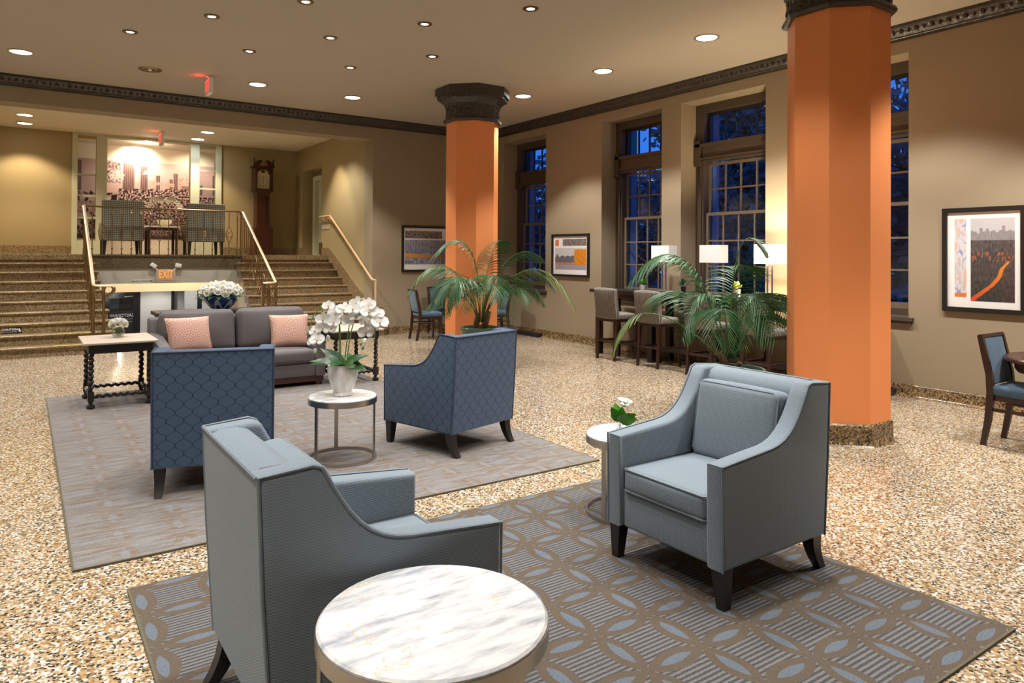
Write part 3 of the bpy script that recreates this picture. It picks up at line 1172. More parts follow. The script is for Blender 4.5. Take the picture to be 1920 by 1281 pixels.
FZ = ZC - .016
downlight(-.054, 11.52, ZC, True, 'large round downlight at far left of the ceiling, near the back cornice')
downlight(3.03, 11.52, ZC, True, 'large round downlight right of the hanging red exit sign')
downlight(4.61, 11.52, ZC, True, 'large round downlight left of the far column capital, near the back cornice')
downlight(6.91, 9.72, ZC, True, 'large round downlight just right of the far column capital')
downlight(6.905, 7.715, ZC, True, 'middle one of the three large round downlights along the window wall')
downlight(6.87, 5.79, ZC, True, 'large round downlight nearest the front column, along the window wall')
SL = [(1.034, 9.63, 'small spot downlight above the left end of the ceiling, brightest at far left'),
      (1.718, 8.46, 'small spot downlight with dark ring, second row, left one'),
      (2.423, 9.63, 'small spot downlight above the hanging red exit sign, back row middle'),
      (3.09, 8.45, 'small spot downlight with dark ring, second row, middle one'),
      (3.815, 9.63, 'small spot downlight in the back row, above the large one left of the capital'),
      (3.789, 7.30, 'small spot downlight in the third row, right one'),
      (4.498, 8.44, 'small spot downlight with dark ring above the far column capital'),
      (4.485, 6.18, 'small spot downlight nearest the top edge, right of the others'),
      (2.428, 7.385, 'small spot downlight cut off by the top edge of the photo')]
for x, y, lb in SL:
    downlight(x, y, FZ, False, lb)
# unseen bare spots continue the grid around the camera, some added as fill light
for x, y in ((6.87, 3.85), (6.87, 1.9), (6.87, 0), (-2.4, 11.5), (-3.6, 8), (-3.6, 4)):
    light('unseen_ceiling_spot', 'SPOT', (x, y, ZC - .03), P_BIG, NEUTRAL, None, R(104), .35, .10)
for x, y in ((1.03, 7.39), (3.09, 6.2), (1.72, 6.2), (1.03, 5.0), (2.42, 5.0), (3.8, 5.0), (3.09, 3.75), (1.72, 3.75), (4.49, 3.75), (2.42, 2.5), (1.03, 2.5), (3.8, 2.5), (4.49, 1.2), (-.4, 6.2), (-.4, 3.75), (-.4, 1.2), (-1.8, 2.5), (-1.8, 5.0), (-1.8, 7.4), (-.4, 8.5), (-1.8, .2)):
    light('unseen_ceiling_spot', 'SPOT', (x, y, FZ - .03), P_NEAR if y < 4 else P_SMALL * 1.1, NEUTRAL, None, R(92), .6, .09)
for x, y, lb, g in ((0, 16.26, 'round downlight over the left flight, nearer of the two', None), (0, 17.33, 'round downlight over the left flight, further of the two', None),
                    (3.24, 16.25, 'round downlight over the landing, right of the mural', None), (3.25, 17.36, 'dazzling bare downlight over the landing in front of the right sidelight', 'lens_bright')):
    t_ = downlight(x, y, ZR, True, lb, False, g)
    light('lamp', 'SPOT', (0, 0, -.03), P_RECESS, WARM, t_, R(110), .4, .08)
for x, y in ((0.0, 14.3), (2.38, 14.0), (4.7, 14.3)):
    light('hidden_recess_spot', 'SPOT', (x, y, ZR - .03), 170, NEUTRAL, None, R(120), .5, .08)  # added out of sight behind the beam to brighten fascia and stairs
light('hidden_recess_spot', 'SPOT', (5.0, 14.9, ZR - .04), 90, WARM, None, R(70), .6, .05, (5.70, 15.0, 1.6))
light('mural_lamp', 'SPOT', (2.28, 19.34, 4.15), 130, (1, .86, .68), None, R(140), .8, .04, (2.28, 19.6, 3.85))
light('mural_lamp', 'SPOT', (3.55, 18.85, 4.0), 55, (1, .80, .58), None, R(120), .8, .04, (3.55, 19.45, 3.4))
light('mural_lamp', 'POINT', (2.4, 18.6, 4.0), 18, WARM, None, radius=.05)

t_ = thing('sprinkler_light', 'bronze gimbal ceiling fitting left of the hanging red exit sign', 'ceiling light', (1.495, 11.51, ZC))
B().lathe([(.10, -.004), (.15, -.012), (.16, -.004), (.16, 0)], 24, cap=False).build('trim_ring', 'bronze', t_)
for q in (-.05, .0, .05):
    B().ball((q, 0, -.012), .028, 8, 5, (1, 1, .6)).build('bulb', 'bronze' if q else 'plastic_white', t_)

# exit signs
def hang_exit(name, loc, label, size):
    t_ = thing(name, label, 'exit sign', loc)
    L, H, T = size
    B().lathe([(.05, 0), (.05, -.012), (.012, -.02), (.012, -.04)], 12).build('mount', 'plastic_white', t_)
    B().rbox((0, 0, -.04 - H / 2), (T, L, H), .008, 2, sub=1).build('housing', 'plastic_white', t_)
    text('lettering', 'EXIT', H * .78, (-T / 2 - .002, 0, -.04 - H / 2), (R(90), 0, R(-90)), 'exit_red', t_, bold=.006, sx=.62)
    light('glow', 'POINT', (-T / 2 - .12, 0, -.06), .5, (1, .05, .05), t_, radius=.03)
    return t_


hang_exit('exit_sign', (2.30, 11.46, ZC), 'red exit sign hanging edge-on from the main ceiling', (.30, .23, .06))
hang_exit('exit_sign', (2.42, 16.8, ZR), 'red exit sign hanging edge-on from the landing ceiling before the mural', (.32, .26, .06))
t_ = thing('exit_sign', 'lit orange exit sign with two emergency lamps on the band under the landing', 'exit sign', (2.335, YL - .03, 1.005))
B().rbox((0, -.03, .135), (.355, .058, .27), .01, 2, sub=1).build('housing', 'sign_grey', t_)
B().box(-.15, .15, -.062, -.0595, .055, .25).build('face', 'sign_grey', t_)
text('lettering', 'EXIT', .215, (0, -.064, .165), (R(90), 0, 0), 'exit_orange', t_, bold=.0015, sx=.58)
for s_ in (-1, 1):
    h = B().rbox((s_ * .225, -.05, .345), (.11, .09, .08), .015, 2, sub=1, rot=Matrix.Rotation(R(-38 * s_ if s_ < 0 else 12), 3, 'Y'))
    h.tube([(s_ * .15, -.03, .26), (s_ * .20, -.04, .31)], .014, 6)
    h.build('emergency_lamp', 'sign_white', t_)


def step_sign(label, loc, w, h, black=False):
    t_ = thing('step_sign', label, 'sign', loc)
    B().box(-w / 2, w / 2, -.004, -.0005, -h / 2, h / 2).build('plate', 'sign_black' if black else 'sign_white', t_)
    if black:
        text('lettering', 'CAUTION', h * .52, (-w * .12, -.006, h * .16), (R(90), 0, 0), 'ink_white', t_, bold=.001)
        text('lettering', 'WATCH YOUR STEP', h * .22, (-w * .12, -.006, -h * .26), (R(90), 0, 0), 'ink_white', t_)
        s = B()
        s.tube([(w * .36, -.006, h * .3), (w * .37, -.006, 0), (w * .42, -.006, -h * .28)], .010, 6)
        s.tube([(w * .34, -.006, -.01), (w * .40, -.006, -.015), (w * .46, -.006, 0)], .008, 6)
        s.build('emblem', 'ink_white', t_)
    else:
        text('lettering', 'WATCH YOUR STEP', h * .62, (0, -.006, 0), (R(90), 0, 0), 'ink_dark', t_, bold=.0008)
        for q in (-1, 1):
            B().add([(q * w * .46 - .012, -.0055, -h * .22), (q * w * .46 + .012, -.0055, -h * .22), (q * w * .46, -.0055, h * .25)], [(0, 1, 2)]).build('emblem', 'ink_dark', t_)
    return t_


step_sign('white watch your step strip on the band left of the orange exit sign', (1.92, YL - .031, 1.045), .34, .062)
step_sign('white watch your step strip on a riser of the right flight', (4.60, Y0 + 2 * TR + .029, .375), .36, .058)
step_sign('black caution strip on a riser of the left flight', (-.125, Y0 + 2 * TR + .029, .375), .235, .085, True)

# ------------------------------------------------------------------ prints (flat ink carried by a colour attribute)
def print_sheet(name, w, h, nx, ny, fn, parent, loc, rz=0, flip=False):
    vs, fs, cols = [], [], []
    for j in range(ny + 1):
        for i in range(nx + 1):
            vs.append((w * (i / nx - .5), 0, h * (j / ny - .5)))
            cols.append(fn(i / nx, j / ny))
    for j in range(ny):
        for i in range(nx):
            a = j * (nx + 1) + i
            fs.append((a, a + 1, a + nx + 2, a + nx + 1))
    me = bpy.data.meshes.new(name)
    me.from_pydata(vs, [], fs)
    at = me.color_attributes.new('ink', 'FLOAT_COLOR', 'POINT')
    for i, c in enumerate(cols):
        at.data[i].color = (*c, 1)
    me.materials.append(MATS['print_ink'])
    o = bpy.data.objects.new(name, me)
    COL.objects.link(o)
    o.location = loc
    o.rotation_euler.z = rz
    if parent:
        o.parent = parent
    return o


def nz(x, y, s=1.0, z=0.0):
    return noise.noise(Vector((x * s, y * s, z))) * .5 + .5


def lerp(a, b, t):
    t = max(0, min(1, t))
    return tuple(p + (q - p) * t for p, q in zip(a, b))


def mural(u, v):
    """old banquet hall photograph: curtains, chandeliers, seated crowd"""
    pale, mid, dark = (.62, .43, .39), (.26, .15, .13), (.025, .012, .011)
    x, y = u * 10, v * 6.6
    c = lerp(pale, mid, nz(u, v, 5) * .5)
    for x0, x1, top, bot in ((.065, .107, .98, .36), (.357, .43, .97, .60), (.466, .515, .95, .62), (.568, .596, .84, .62), (.655, .678, .80, .62), (.682, .712, .88, .60), (.863, .884, .74, .60), (.95, .965, .88, .6)):
        if x0 < u < x1 and bot < v < top:
            c = lerp(dark, mid, .35 + .5 * nz(u * 6, v * .25, 30) + .3 * math.sin((u - x0) * 500))
    for x0, x1, zc in ((.54, .61, .73), (.63, .69, .72)):
        if x0 < u < x1 and abs(v - zc) < .022:
            c = lerp(pale, mid, nz(u, v, 80))
    if .25 < u < .345 and .72 < v < .98:
        c = lerp(dark, pale, .35 + (nz(u * 3, v, 30) - .45) * 1.3)
    if .25 < u < .345 and abs(v - .72) < .012 or .74 < u < .81 and abs(v - .70) < .02:
        c = mid
    if .72 < u < .80 and .66 < v < .82 and nz(u, v, 55, 4) > .6:
        c = mid
    for cx, cy, rr in ((.315, .80, .05), (.50, .86, .02), (.53, .80, .018)):
        dd = math.hypot(u - cx, (v - cy) * .6) / rr
        if dd < 1.3 and nz(u * 2, v, 40, 6) > .30 + .32 * dd * dd * .8:
            c = lerp((.70, .58, .54), mid, nz(u, v, 60) * .7)
    edge = .60 + .09 * u + .012 * math.sin(u * 60)
    if u > .83:
        edge = .58
    if v < edge and u > .33 - .6 * max(0, .5 - v):
        U = u * 1.82
        n = .5 + 1.3 * (nz(U, v, 52, 1) - .5) + .5 * (nz(U, v, 110, 5) - .5)
        c = dark if n < .50 else (lerp(mid, pale, .3) if n < .60 else pale)
        c = lerp(c, dark, .5 * max(0, (edge - v) * 1.6))
        if v > edge - .03 and nz(U, 0, 30, 3) > .55:
            c = dark
    elif v < .60 and u <= .33:
        c = lerp(pale, mid, .4 + .25 * math.sin(v * 60))
        if (.285 < u < .32 and .40 < v < .56) or nz(u * 1.8, v, 22, 2) > .63 - .2 * max(0, .35 - v):
            c = dark
    if v < .05:
        c = (.05, .03, .03)
    return c


MX0, MX1, MZ0, MZ1 = .75, 4.2, 1.94, 3.84
o = print_sheet('wall_mural', MX1 - MX0, MZ1 - MZ0, 260, 150, mural, None, ((MX0 + MX1) / 2, 19.59, (MZ0 + MZ1) / 2))
tag(o, 'large sepia photo mural of a crowded banquet hall beyond the landing', 'mural')


def pic_frame(name, label, w, h, loc, rz, fn, fw=.045):
    t_ = thing(name, label, 'picture', loc, rz, 'black-framed prints')
    f = B()
    for a in ((-w / 2, w / 2, -h / 2, -h / 2 + fw), (-w / 2, w / 2, h / 2 - fw, h / 2), (-w / 2, -w / 2 + fw, -h / 2 + fw, h / 2 - fw), (w / 2 - fw, w / 2, -h / 2 + fw, h / 2 - fw)):
        f.box(a[0], a[1], -.035, 0, a[2], a[3])
    f.build('frame', 'frame_black', t_)
    B().box(-w / 2 + fw, w / 2 - fw, -.012, -.001, -h / 2 + fw, h / 2 - fw).build('mat', 'mat_white', t_)
    print_sheet('print', w - 2 * fw, h - 2 * fw, 120, 110, fn, t_, (0, -.0135, 0))
    B().box(-w / 2 + fw, w / 2 - fw, -.021, -.019, -h / 2 + fw, h / 2 - fw).build('glazing', 'picture_glass', t_)


WHITE = (.88, .87, .86)


def inr(u, v, a):
    return a[0] < u < a[1] and a[2] < v < a[3]


def strip(u, v):
    n = nz(u, v, 26, 4) * .7 + nz(u, v, 70, 2) * .3
    return lerp((.06, .045, .045), (.42, .36, .35), (n - .3) * 2)


def art_wide(u, v):
    if inr(u, v, (.03, .88, .75, .93)):
        return strip(u, v)
    if inr(u, v, (.03, .97, .12, .71)):
        q = (v - .12) / .59
        if .30 < q < .46 - .10 * u:
            return lerp((.75, .33, .02), (.62, .16, .03), u + .4 * (nz(u, v, 30) - .5))
        n = nz(u * 3, v, 14, 1)
        if q > .45:
            return lerp((.10, .11, .17), (.42, .43, .52), q * .8 + (n - .6) * 1.2)
        return lerp((.06, .07, .12), (.50, .50, .58), n * 1.5 - .3)
    return WHITE


def art_sq(u, v):
    if inr(u, v, (.05, .16, .75, .91)):
        return (.72, .22, .06)
    if inr(u, v, (.28, .96, .75, .93)):
        return strip(u, v)
    if inr(u, v, (.05, .96, .12, .70)):
        q = (v - .12) / .58
        n = nz(u * 2, v, 18, 7)
        if u > .62 and q > .22 and q < .93:
            return lerp((.75, .36, .02), (.60, .14, .02), n * 1.6 - .3)
        if q < .33:
            return lerp((.55, .15, .02), (.35, .33, .40), 1 if q < .22 else (n - .3) * 2)
        if q < .5 + .25 * nz(u, 0, 13, 9):
            return (.16, .15, .17)
        return (.62, .60, .62)
    return WHITE


def art_tall(u, v):
    if inr(u, v, (.10, .27, .10, .15)):
        return (.72, .22, .06)
    if inr(u, v, (.10, .27, .15, .93)):
        n = abs(nz(u * 2, v, 7, 5) - .5)
        return (.30, .34, .55) if n < .02 else ((.70, .50, .42) if n > .18 else (.68, .67, .72))
    if inr(u, v, (.33, .92, .07, .93)):
        q = (v - .07) / .86
        s_ = (u - .33) / .59
        path = 0
        kn = [(0, .0), (.05, .12), (.12, .30), (.2, .5), (.3, .66), (.4, .72), (.47, .85), (.6, .9)]
        for (q0, s0), (q1, s1) in zip(kn, kn[1:]):
            if q0 <= q < q1:
                path = s0 + (s1 - s0) * (q - q0) / (q1 - q0)
        if q < .48 and abs(s_ - path) < .03 + .05 * (1 - q / .5):
            return lerp((.62, .07, .02), (.80, .30, .03), q * 2)
        n = nz(u * 2, v, 24, 8)
        if q > .74:
            bld = .76 + .18 * nz(math.floor(s_ * 14) * .37, 0, 3.1, 2)
            return lerp((.20, .19, .20), (.40, .38, .38), n) if q < bld else (.58, .56, .58)
        if .48 < q < .60 and n > .60:
            return (.45, .13, .06)
        return lerp((.018, .015, .015), (.16, .14, .14), n * (.4 + q))
    return WHITE


pic_frame('picture', 'wide black-framed print of grey and orange bands, left of the far column', 1.10, .945, (6.88, YB - .001, 1.715), 0, art_wide)
pic_frame('picture', 'squarish black-framed print with orange block between two windows', 1.09, .80, (XR - .001, 10.26, 1.597), R(-90), art_sq)
pic_frame('picture', 'tall black-framed print with red winding band, right of the front column', .80, 1.125, (XR - .001, 3.36, 1.575), R(-90), art_tall, .05)

# ------------------------------------------------------------------ longcase clock
t_ = thing('longcase_clock', 'tall dark mahogany longcase clock with cream arched dial on the landing', 'clock', (4.80, YW - .27, ZL))
B().box(-.25, .25, -.16, .23, 0, .10).build('plinth', 'mahogany', t_)
B().box(-.22, .22, -.14, .22, .10, .62).prism([(-.22, .62), (.22, .62), (.17, .70), (-.17, .70)], 'y', -.12, .20).build('lower_case', 'mahogany', t_)
B().box(-.155, .155, -.10, .18, .70, 1.50).prism([(-.155, 1.50), (.155, 1.50), (.22, 1.57), (-.22, 1.57)], 'y', -.13, .20).build('trunk', 'mahogany', t_)
B().rbox((0, -.105, 1.10), (.21, .02, .66), .008, 2, sub=1).build('trunk_door', 'mahogany', t_)
hd = B().box(-.21, -.165, -.15, .2, 1.57, 2.12).box(.165, .21, -.15, .2, 1.57, 2.12).box(-.165, .165, -.02, .2, 1.57, 2.12).box(-.22, .22, -.16, .2, 1.55, 1.60)
hd.prism([(-.165, 2.12)] + [(-.165 + .33 * k / 12, 1.99 + .10 * math.sin(PI * k / 12)) for k in range(13)] + [(.165, 2.12)], 'y', -.14, .2)
hd.box(-.245, .245, -.17, .2, 2.12, 2.165)
hood = hd.build('hood', 'mahogany', t_)
for s_ in (-1, 1):
    pts = [(s_ * .24, 2.165), (s_ * .24, 2.20)] + [(s_ * (.24 - .17 * k / 8), 2.20 + .11 * math.sin(PI / 2 * k / 8)) for k in range(1, 9)] + [(s_ * .045, 2.28), (s_ * .05, 2.25), (s_ * .085, 2.245), (s_ * .10, 2.165)]
    B().prism(pts, 'y', -.13, -.06).build('scroll_pediment', 'mahogany', hood)
    B().lathe([(.016, 2.165), (.016, 2.22), (.026, 2.25), (.012, 2.28), (.020, 2.31), (.001, 2.36)], 8, (s_ * .225, -.11)).build('finial', 'mahogany', hood)
    B().lathe([(.02, 1.60), (.016, 1.63), (.016, 2.08), (.02, 2.11)], 8, (s_ * .19, -.165)).build('hood_column', 'mahogany', hood)
dl = [(-.155, 1.62), (.155, 1.62), (.155, 1.97)] + [(.13 * math.cos(PI * k / 12), 1.985 + .09 * math.sin(PI * k / 12)) for k in range(13)] + [(-.155, 1.97)]
dial = B().prism(dl, 'y', -.045, -.03).build('dial', 'clock_face', hood)
for k in range(12):
    a = k * PI / 6
    B().cbox((.118 * math.sin(a), -.047, 1.80 + .118 * math.cos(a)), (.010, .003, .034), Matrix.Rotation(a, 3, 'Y')).build('numeral', 'ink_dark', dial)
for a, L in ((R(2), .10), (R(178), .07)):
    B().cbox((L / 2 * math.sin(a), -.052, 1.80 + L / 2 * math.cos(a)), (.010, .003, L), Matrix.Rotation(a, 3, 'Y')).build('hand', 'ink_dark', dial)
B().ball((0, -.047, 2.03), .05, 12, 6, (1, .1, .7)).build('moon_disc', 'mahogany', dial)

# ================================================================== FURNITURE
# armchair: local front is -Y
def arm_profile():
    p = [(-.42, .18), (-.425, .655), (-.06, .685)]
    p += [tuple(q) for q in [(v.x, v.y) for v in bez((-.06, .685, 0), (.10, .70, 0), (.16, .80, 0), (.245, .955, 0), 8)[1:]]]
    p += [(.275, .966), (.44, .955), (.425, .60), (.395, .18)]
    return p


def armchair(name, label, fabric, piping, loc, rz, cushion):
    t_ = thing(name, label, 'armchair', loc, rz)
    t_.scale = (.968, .968, .99)
    W = .39
    prof = arm_profile()
    for s_ in (-1, 1):
        a, b = (s_ * W, s_ * (W - .105))
        ar = B().prism(prof, 'x', min(a, b), max(a, b), .022, 4).build('arm', fabric, t_, 50)
        pts = [(s_ * (W - .004), q[0], q[1]) for q in prof[0:-1]] + [(s_ * (W - .004), prof[-1][0], prof[-1][1])]
        B().tube(pts, .006, 5).build('piping', piping, ar)
    # rear panel raked slightly, crowned top
    pr = [(.27, .19), (.27, .90), (.30, .945), (.34, .957), (.405, .957), (.43, .945), (.415, .60), (.39, .19)]
    B().prism(pr, 'x', -W + .10, W - .10, .004, 1).build('back', fabric, t_, 40)
    rp_ = B().prism([(.398, .185), (.427, .60), (.442, .950), (.437, .950), (.420, .60), (.388, .185)], 'x', -W + .015, W - .015).build('back_panel', fabric, t_, 40)
    B().tube([(-W + .01, .443, .952), (W - .01, .443, .952)], .006, 5).build('piping', piping, rp_)
    B().rbox((0, -.09, .275), (2 * W - .20, .62, .19), .015, 2, sub=2).build('seat_base', fabric, t_)
    c = B().rbox((0, -.105, .432), (2 * W - .225, .62, .125), .03, 3, (0, .008, .016), 8).build('seat_cushion', fabric, t_, 60)
    for z in (.378, .487):
        lp = [(-.272, .19), (-.272, -.40), (-.262, -.413), (.262, -.413), (.272, -.40), (.272, .19)]
        B().tube([(q[0], q[1], z) for q in lp], .005, 5).build('piping', piping, c)
    if cushion:
        rot = Matrix.Rotation(R(-9), 3, 'X')
        bc = B().rbox((0, .20, .690), (2 * W - .235, .13, .43), .04, 3, (0, .02, .008), 8, rot).build('back_cushion', fabric, t_, 60)
        hw, hh = W - .128, .204
        lp = [(-hw, -hh + .03), (-hw, hh - .03), (-hw + .03, hh), (hw - .03, hh), (hw, hh - .03), (hw, -hh + .03)]
        B().tube([rot @ Vector((q[0], -.055, q[1])) + Vector((0, .20, .690)) for q in lp], .005, 5).build('piping', piping, bc)
    for sx_ in (-1, 1):
        b = B()
        for (y0, yb) in ((-.375, -.375),):
            x = sx_ * (W - .045)
            vs = [(x - .036, y0 - .036, .185), (x + .036, y0 - .036, .185), (x + .036, y0 + .036, .185), (x - .036, y0 + .036, .185)]
            q = .023
            xb = x + sx_ * .010
            vs += [(xb - q, yb - q, 0), (xb + q, yb - q, 0), (xb + q, yb + q, 0), (xb - q, yb + q, 0)]
            b.add(vs, [(0, 1, 2, 3), (7, 6, 5, 4), (0, 4, 5, 1), (1, 5, 6, 2), (2, 6, 7, 3), (3, 7, 4, 0)])
        b.build('leg', 'black_wood', t_)
        b = B()
        x = sx_ * (W - .05)
        n = 4
        for k in range(n + 1):
            f = k / n
            yy = .345 + .075 * f * f
            z = .186 * (1 - f)
            q = .036 - .013 * f
            b.v += [(x - q, yy - q, z), (x + q, yy - q, z), (x + q, yy + q, z), (x - q, yy + q, z)]
        for k in range(n):
            for j in range(4):
                b.f.append((k * 4 + j, k * 4 + (j + 1) % 4, (k + 1) * 4 + (j + 1) % 4, (k + 1) * 4 + j))
        b.f += [(0, 1, 2, 3), tuple(n * 4 + j for j in (3, 2, 1, 0))]
        b.build('leg', 'black_wood', t_)
    return t_


armchair('armchair', 'grey armchair seen from behind, beside the big marble table in the foreground', 'fabric_greyblue', 'piping_grey', (.985, 2.455, .012), R(90), True)
armchair('armchair', 'grey-blue armchair with loose cushions facing left, in front of the near orange column', 'fabric_greyblue', 'piping_grey', (2.975, 2.44, .012), R(-90), True)
armchair('armchair', 'dark blue lattice armchair turned away, in front of the grey sofa', 'fabric_blue', 'piping_blue', (1.165, 5.39, .012), R(164), False)
armchair('armchair', 'dark blue lattice armchair with its back to the near column, right of the orchid', 'fabric_blue', 'piping_blue', (3.01, 5.29, .012), R(196), False)

# rugs
def rug_obj(label, x0, x1, y0, y1, mat):
    t_ = thing('rug', label, 'rug', (0, 0, 0), 0)
    B().box(x0 + .011, x1 - .011, y0 + .011, y1 - .011, .0005, .011).build('pile', mat, t_)
    e = B()
    for q in ((x0, x1, y0, y0 + .011), (x0, x1, y1 - .011, y1), (x0, x0 + .011, y0 + .011, y1 - .011), (x1 - .011, x1, y0 + .011, y1 - .011)):
        e.box(q[0], q[1], q[2], q[3], .0005, .0115)
    e.build('binding', 'rug_binding', t_)


rug_obj('large faded taupe and grey rug under the sofa group', .217, 3.71, 4.165, 9.25, 'rug_back_pile')
rug_obj('taupe circle-patterned rug under the two grey armchairs', .42, 3.52, 1.285, 3.80, 'rug_front_pile')

# round drum tables
def drum_table(label, loc, r, h, mat, legs):
    t_ = thing('side_table', label, 'table', loc, 0, 'round marble-topped metal tables')
    B().lathe([(r - .012, h - .022), (r - .004, h - .018), (r - .003, h - .006), (r - .010, h)], 56).build('marble_top', mat, t_)
    B().lathe([(r - .012, h - .055), (r, h - .055), (r, h - .012), (r - .008, h - .012), (r - .008, h - .022), (r - .012, h - .022)], 56).build('rim', 'nickel', t_)
    B().lathe([(r - .012, 0), (r, 0), (r, .022), (r - .012, .022), (r - .012, 0)], 56, cap=False).build('base_ring', 'nickel', t_)
    for a in legs:
        m = Matrix.Rotation(R(a), 3, 'Z')
        B().cbox(m @ Vector((r - .009, 0, h / 2 - .02)), (.010, .030, h - .06), m).build('leg', 'nickel', t_)
    return t_


drum_table('small round marble table on the back rug holding the orchid', (2.06, 5.30, .012), .262, .49, 'marble_plain', (200, 318, 80))
drum_table('small round marble table partly hidden behind the front-facing grey armchair', (3.10, 3.215, .012), .262, .49, 'marble_plain', (192, 75, 315))
drum_table('large round gold-veined marble table in the near foreground', (.945, 1.742, .012), .318, .595, 'marble_gold', (150, 285, 35))

# sofa: local front -Y
t_ = thing('sofa', 'grey two-seat sofa with pink pillows on the back rug', 'sofa', (2.13, 8.86, .012))
SW = .925
for s_ in (-1, 1):
    a, b = s_ * SW, s_ * (SW - .13)
    pr = [(-.44, .11), (-.445, .56), (-.30, .585), (.20, .66), (.40, .70), (.43, .70), (.43, .11)]
    B().prism(pr, 'x', min(a, b), max(a, b), .022, 3).build('arm', 'sofa_grey', t_, 50)
B().prism([(.22, .12), (.24, .80), (.28, .83), (.42, .83), (.44, .80), (.43, .12)], 'x', -SW + .0, SW - .0, .02, 2).build('back', 'sofa_grey', t_, 50)
B().rbox((0, -.10, .19), (2 * SW - .26, .66, .16), .015, 2, sub=2).build('seat_base', 'sofa_grey', t_)
for s_ in (-1, 1):
    c = B().rbox((s_ * .40, -.12, .352), (.785, .66, .16), .04, 3, (0, .012, .018), 8).build('seat_cushion', 'sofa_grey', t_, 60)
    lp = [(s_ * .40 - .385, .18), (s_ * .40 - .385, -.43), (s_ * .40 + .385, -.43), (s_ * .40 + .385, .18)]
    B().tube([(q[0], q[1], .415) for q in lp], .005, 5).build('piping', 'piping_sofa', c)
    rot = Matrix.Rotation(R(-12), 3, 'X')
    bc = B().rbox((s_ * .425, .155, .66), (.83, .19, .50), .075, 4, (0, .05, .012), 10, rot).build('back_cushion', 'sofa_grey', t_, 60)
    lp = [(-.41, -.2), (-.41, .215), (-.38, .245), (.38, .245), (.41, .215), (.41, -.2)]
    B().tube([rot @ Vector((q[0], .0, q[1])) + Vector((s_ * .425, .155, .66)) for q in lp], .006, 5).build('piping', 'piping_sofa', bc)
B().box(-SW + .02, SW - .02, -.415, .40, .045, .11).build('plinth', 'brown_plinth', t_)
for x in (-SW + .07, SW - .07):
    for y in (-.36, .36):
        B().box(x - .04, x + .04, y - .04, y + .04, 0, .046).build('leg', 'brown_plinth', t_)


def pillow(label, loc, rz, tilt, w, h):
    rot = Matrix.Rotation(R(-tilt), 3, 'X')
    b = B()
    n = 12
    vs = []
    for sd in (-1, 1):
        for j in range(n + 1):
            for i in range(n + 1):
                u, v = 2 * i / n - 1, 2 * j / n - 1
                d = (max(0, (1 - u ** 2)) * max(0, (1 - v ** 2))) ** .42 * .085
                pin = 1 - .07 * (1 - abs(v) ** 2) if abs(u) == 1 else 1 - .05 * (1 - v * v) * abs(u) ** 4
                pin2 = 1 - .05 * (1 - u * u) * abs(v) ** 4
                vs.append(rot @ Vector((u * w / 2 * pin, sd * d, v * h / 2 * pin2)))
    fs = []
    N = (n + 1) ** 2
    for sd in (0, 1):
        for j in range(n):
            for i in range(n):
                a = sd * N + j * (n + 1) + i
                q = (a, a + 1, a + n + 2, a + n + 1)
                fs.append(q if sd else tuple(reversed(q)))
    bm = bmesh.new()
    b.add(vs, fs)
    o = b.build('pillow', 'fabric_pink', None, 180, loc, rz)
    bm.free()
    bm = bmesh.new()
    bm.from_mesh(o.data)
    bmesh.ops.remove_doubles(bm, verts=bm.verts, dist=1e-4)
    bmesh.ops.recalc_face_normals(bm, faces=bm.faces)
    bm.to_mesh(o.data)
    bm.free()
    return tag(o, label, 'pillow', 'pink patterned pillows')


pillow('pink patterned pillow on the left end of the grey sofa', (1.575, 8.79, .665), R(10), 20, .50, .42)
pillow('pink patterned pillow on the right end of the grey sofa', (2.725, 8.80, .645), R(-8), 22, .47, .42)

# console behind the sofa
t_ = thing('console_table', 'dark console table behind the sofa carrying the blue flower bowl', 'table', (2.13, 9.68, 0))
B().box(-.80, .82, -.27, .27, .83, .872).build('top', 'black_wood', t_)
B().box(-.76, .78, -.23, .23, .735, .83).build('apron', 'black_wood', t_)
for x in (-.73, .75):
    for y in (-.20, .20):
        B().box(x - .03, x + .03, y - .03, y + .03, 0, .735).build('leg', 'black_wood', t_)

# barley-twist end tables
def twist(p0, p1, r, turns, n=8, seg=None):
    p0, p1 = Vector(p0), Vector(p1)
    d = p1 - p0
    L = d.length
    tg = d.normalized()
    a = tg.orthogonal().normalized()
    c = tg.cross(a)
    seg = seg or int(turns * 8)
    pts = []
    for i in range(seg + 1):
        f = i / seg
        an = 2 * PI * turns * f
        pts.append(p0 + d * f + (a * math.cos(an) + c * math.sin(an)) * r * .35)
    return B().tube(pts, r * .78, n)


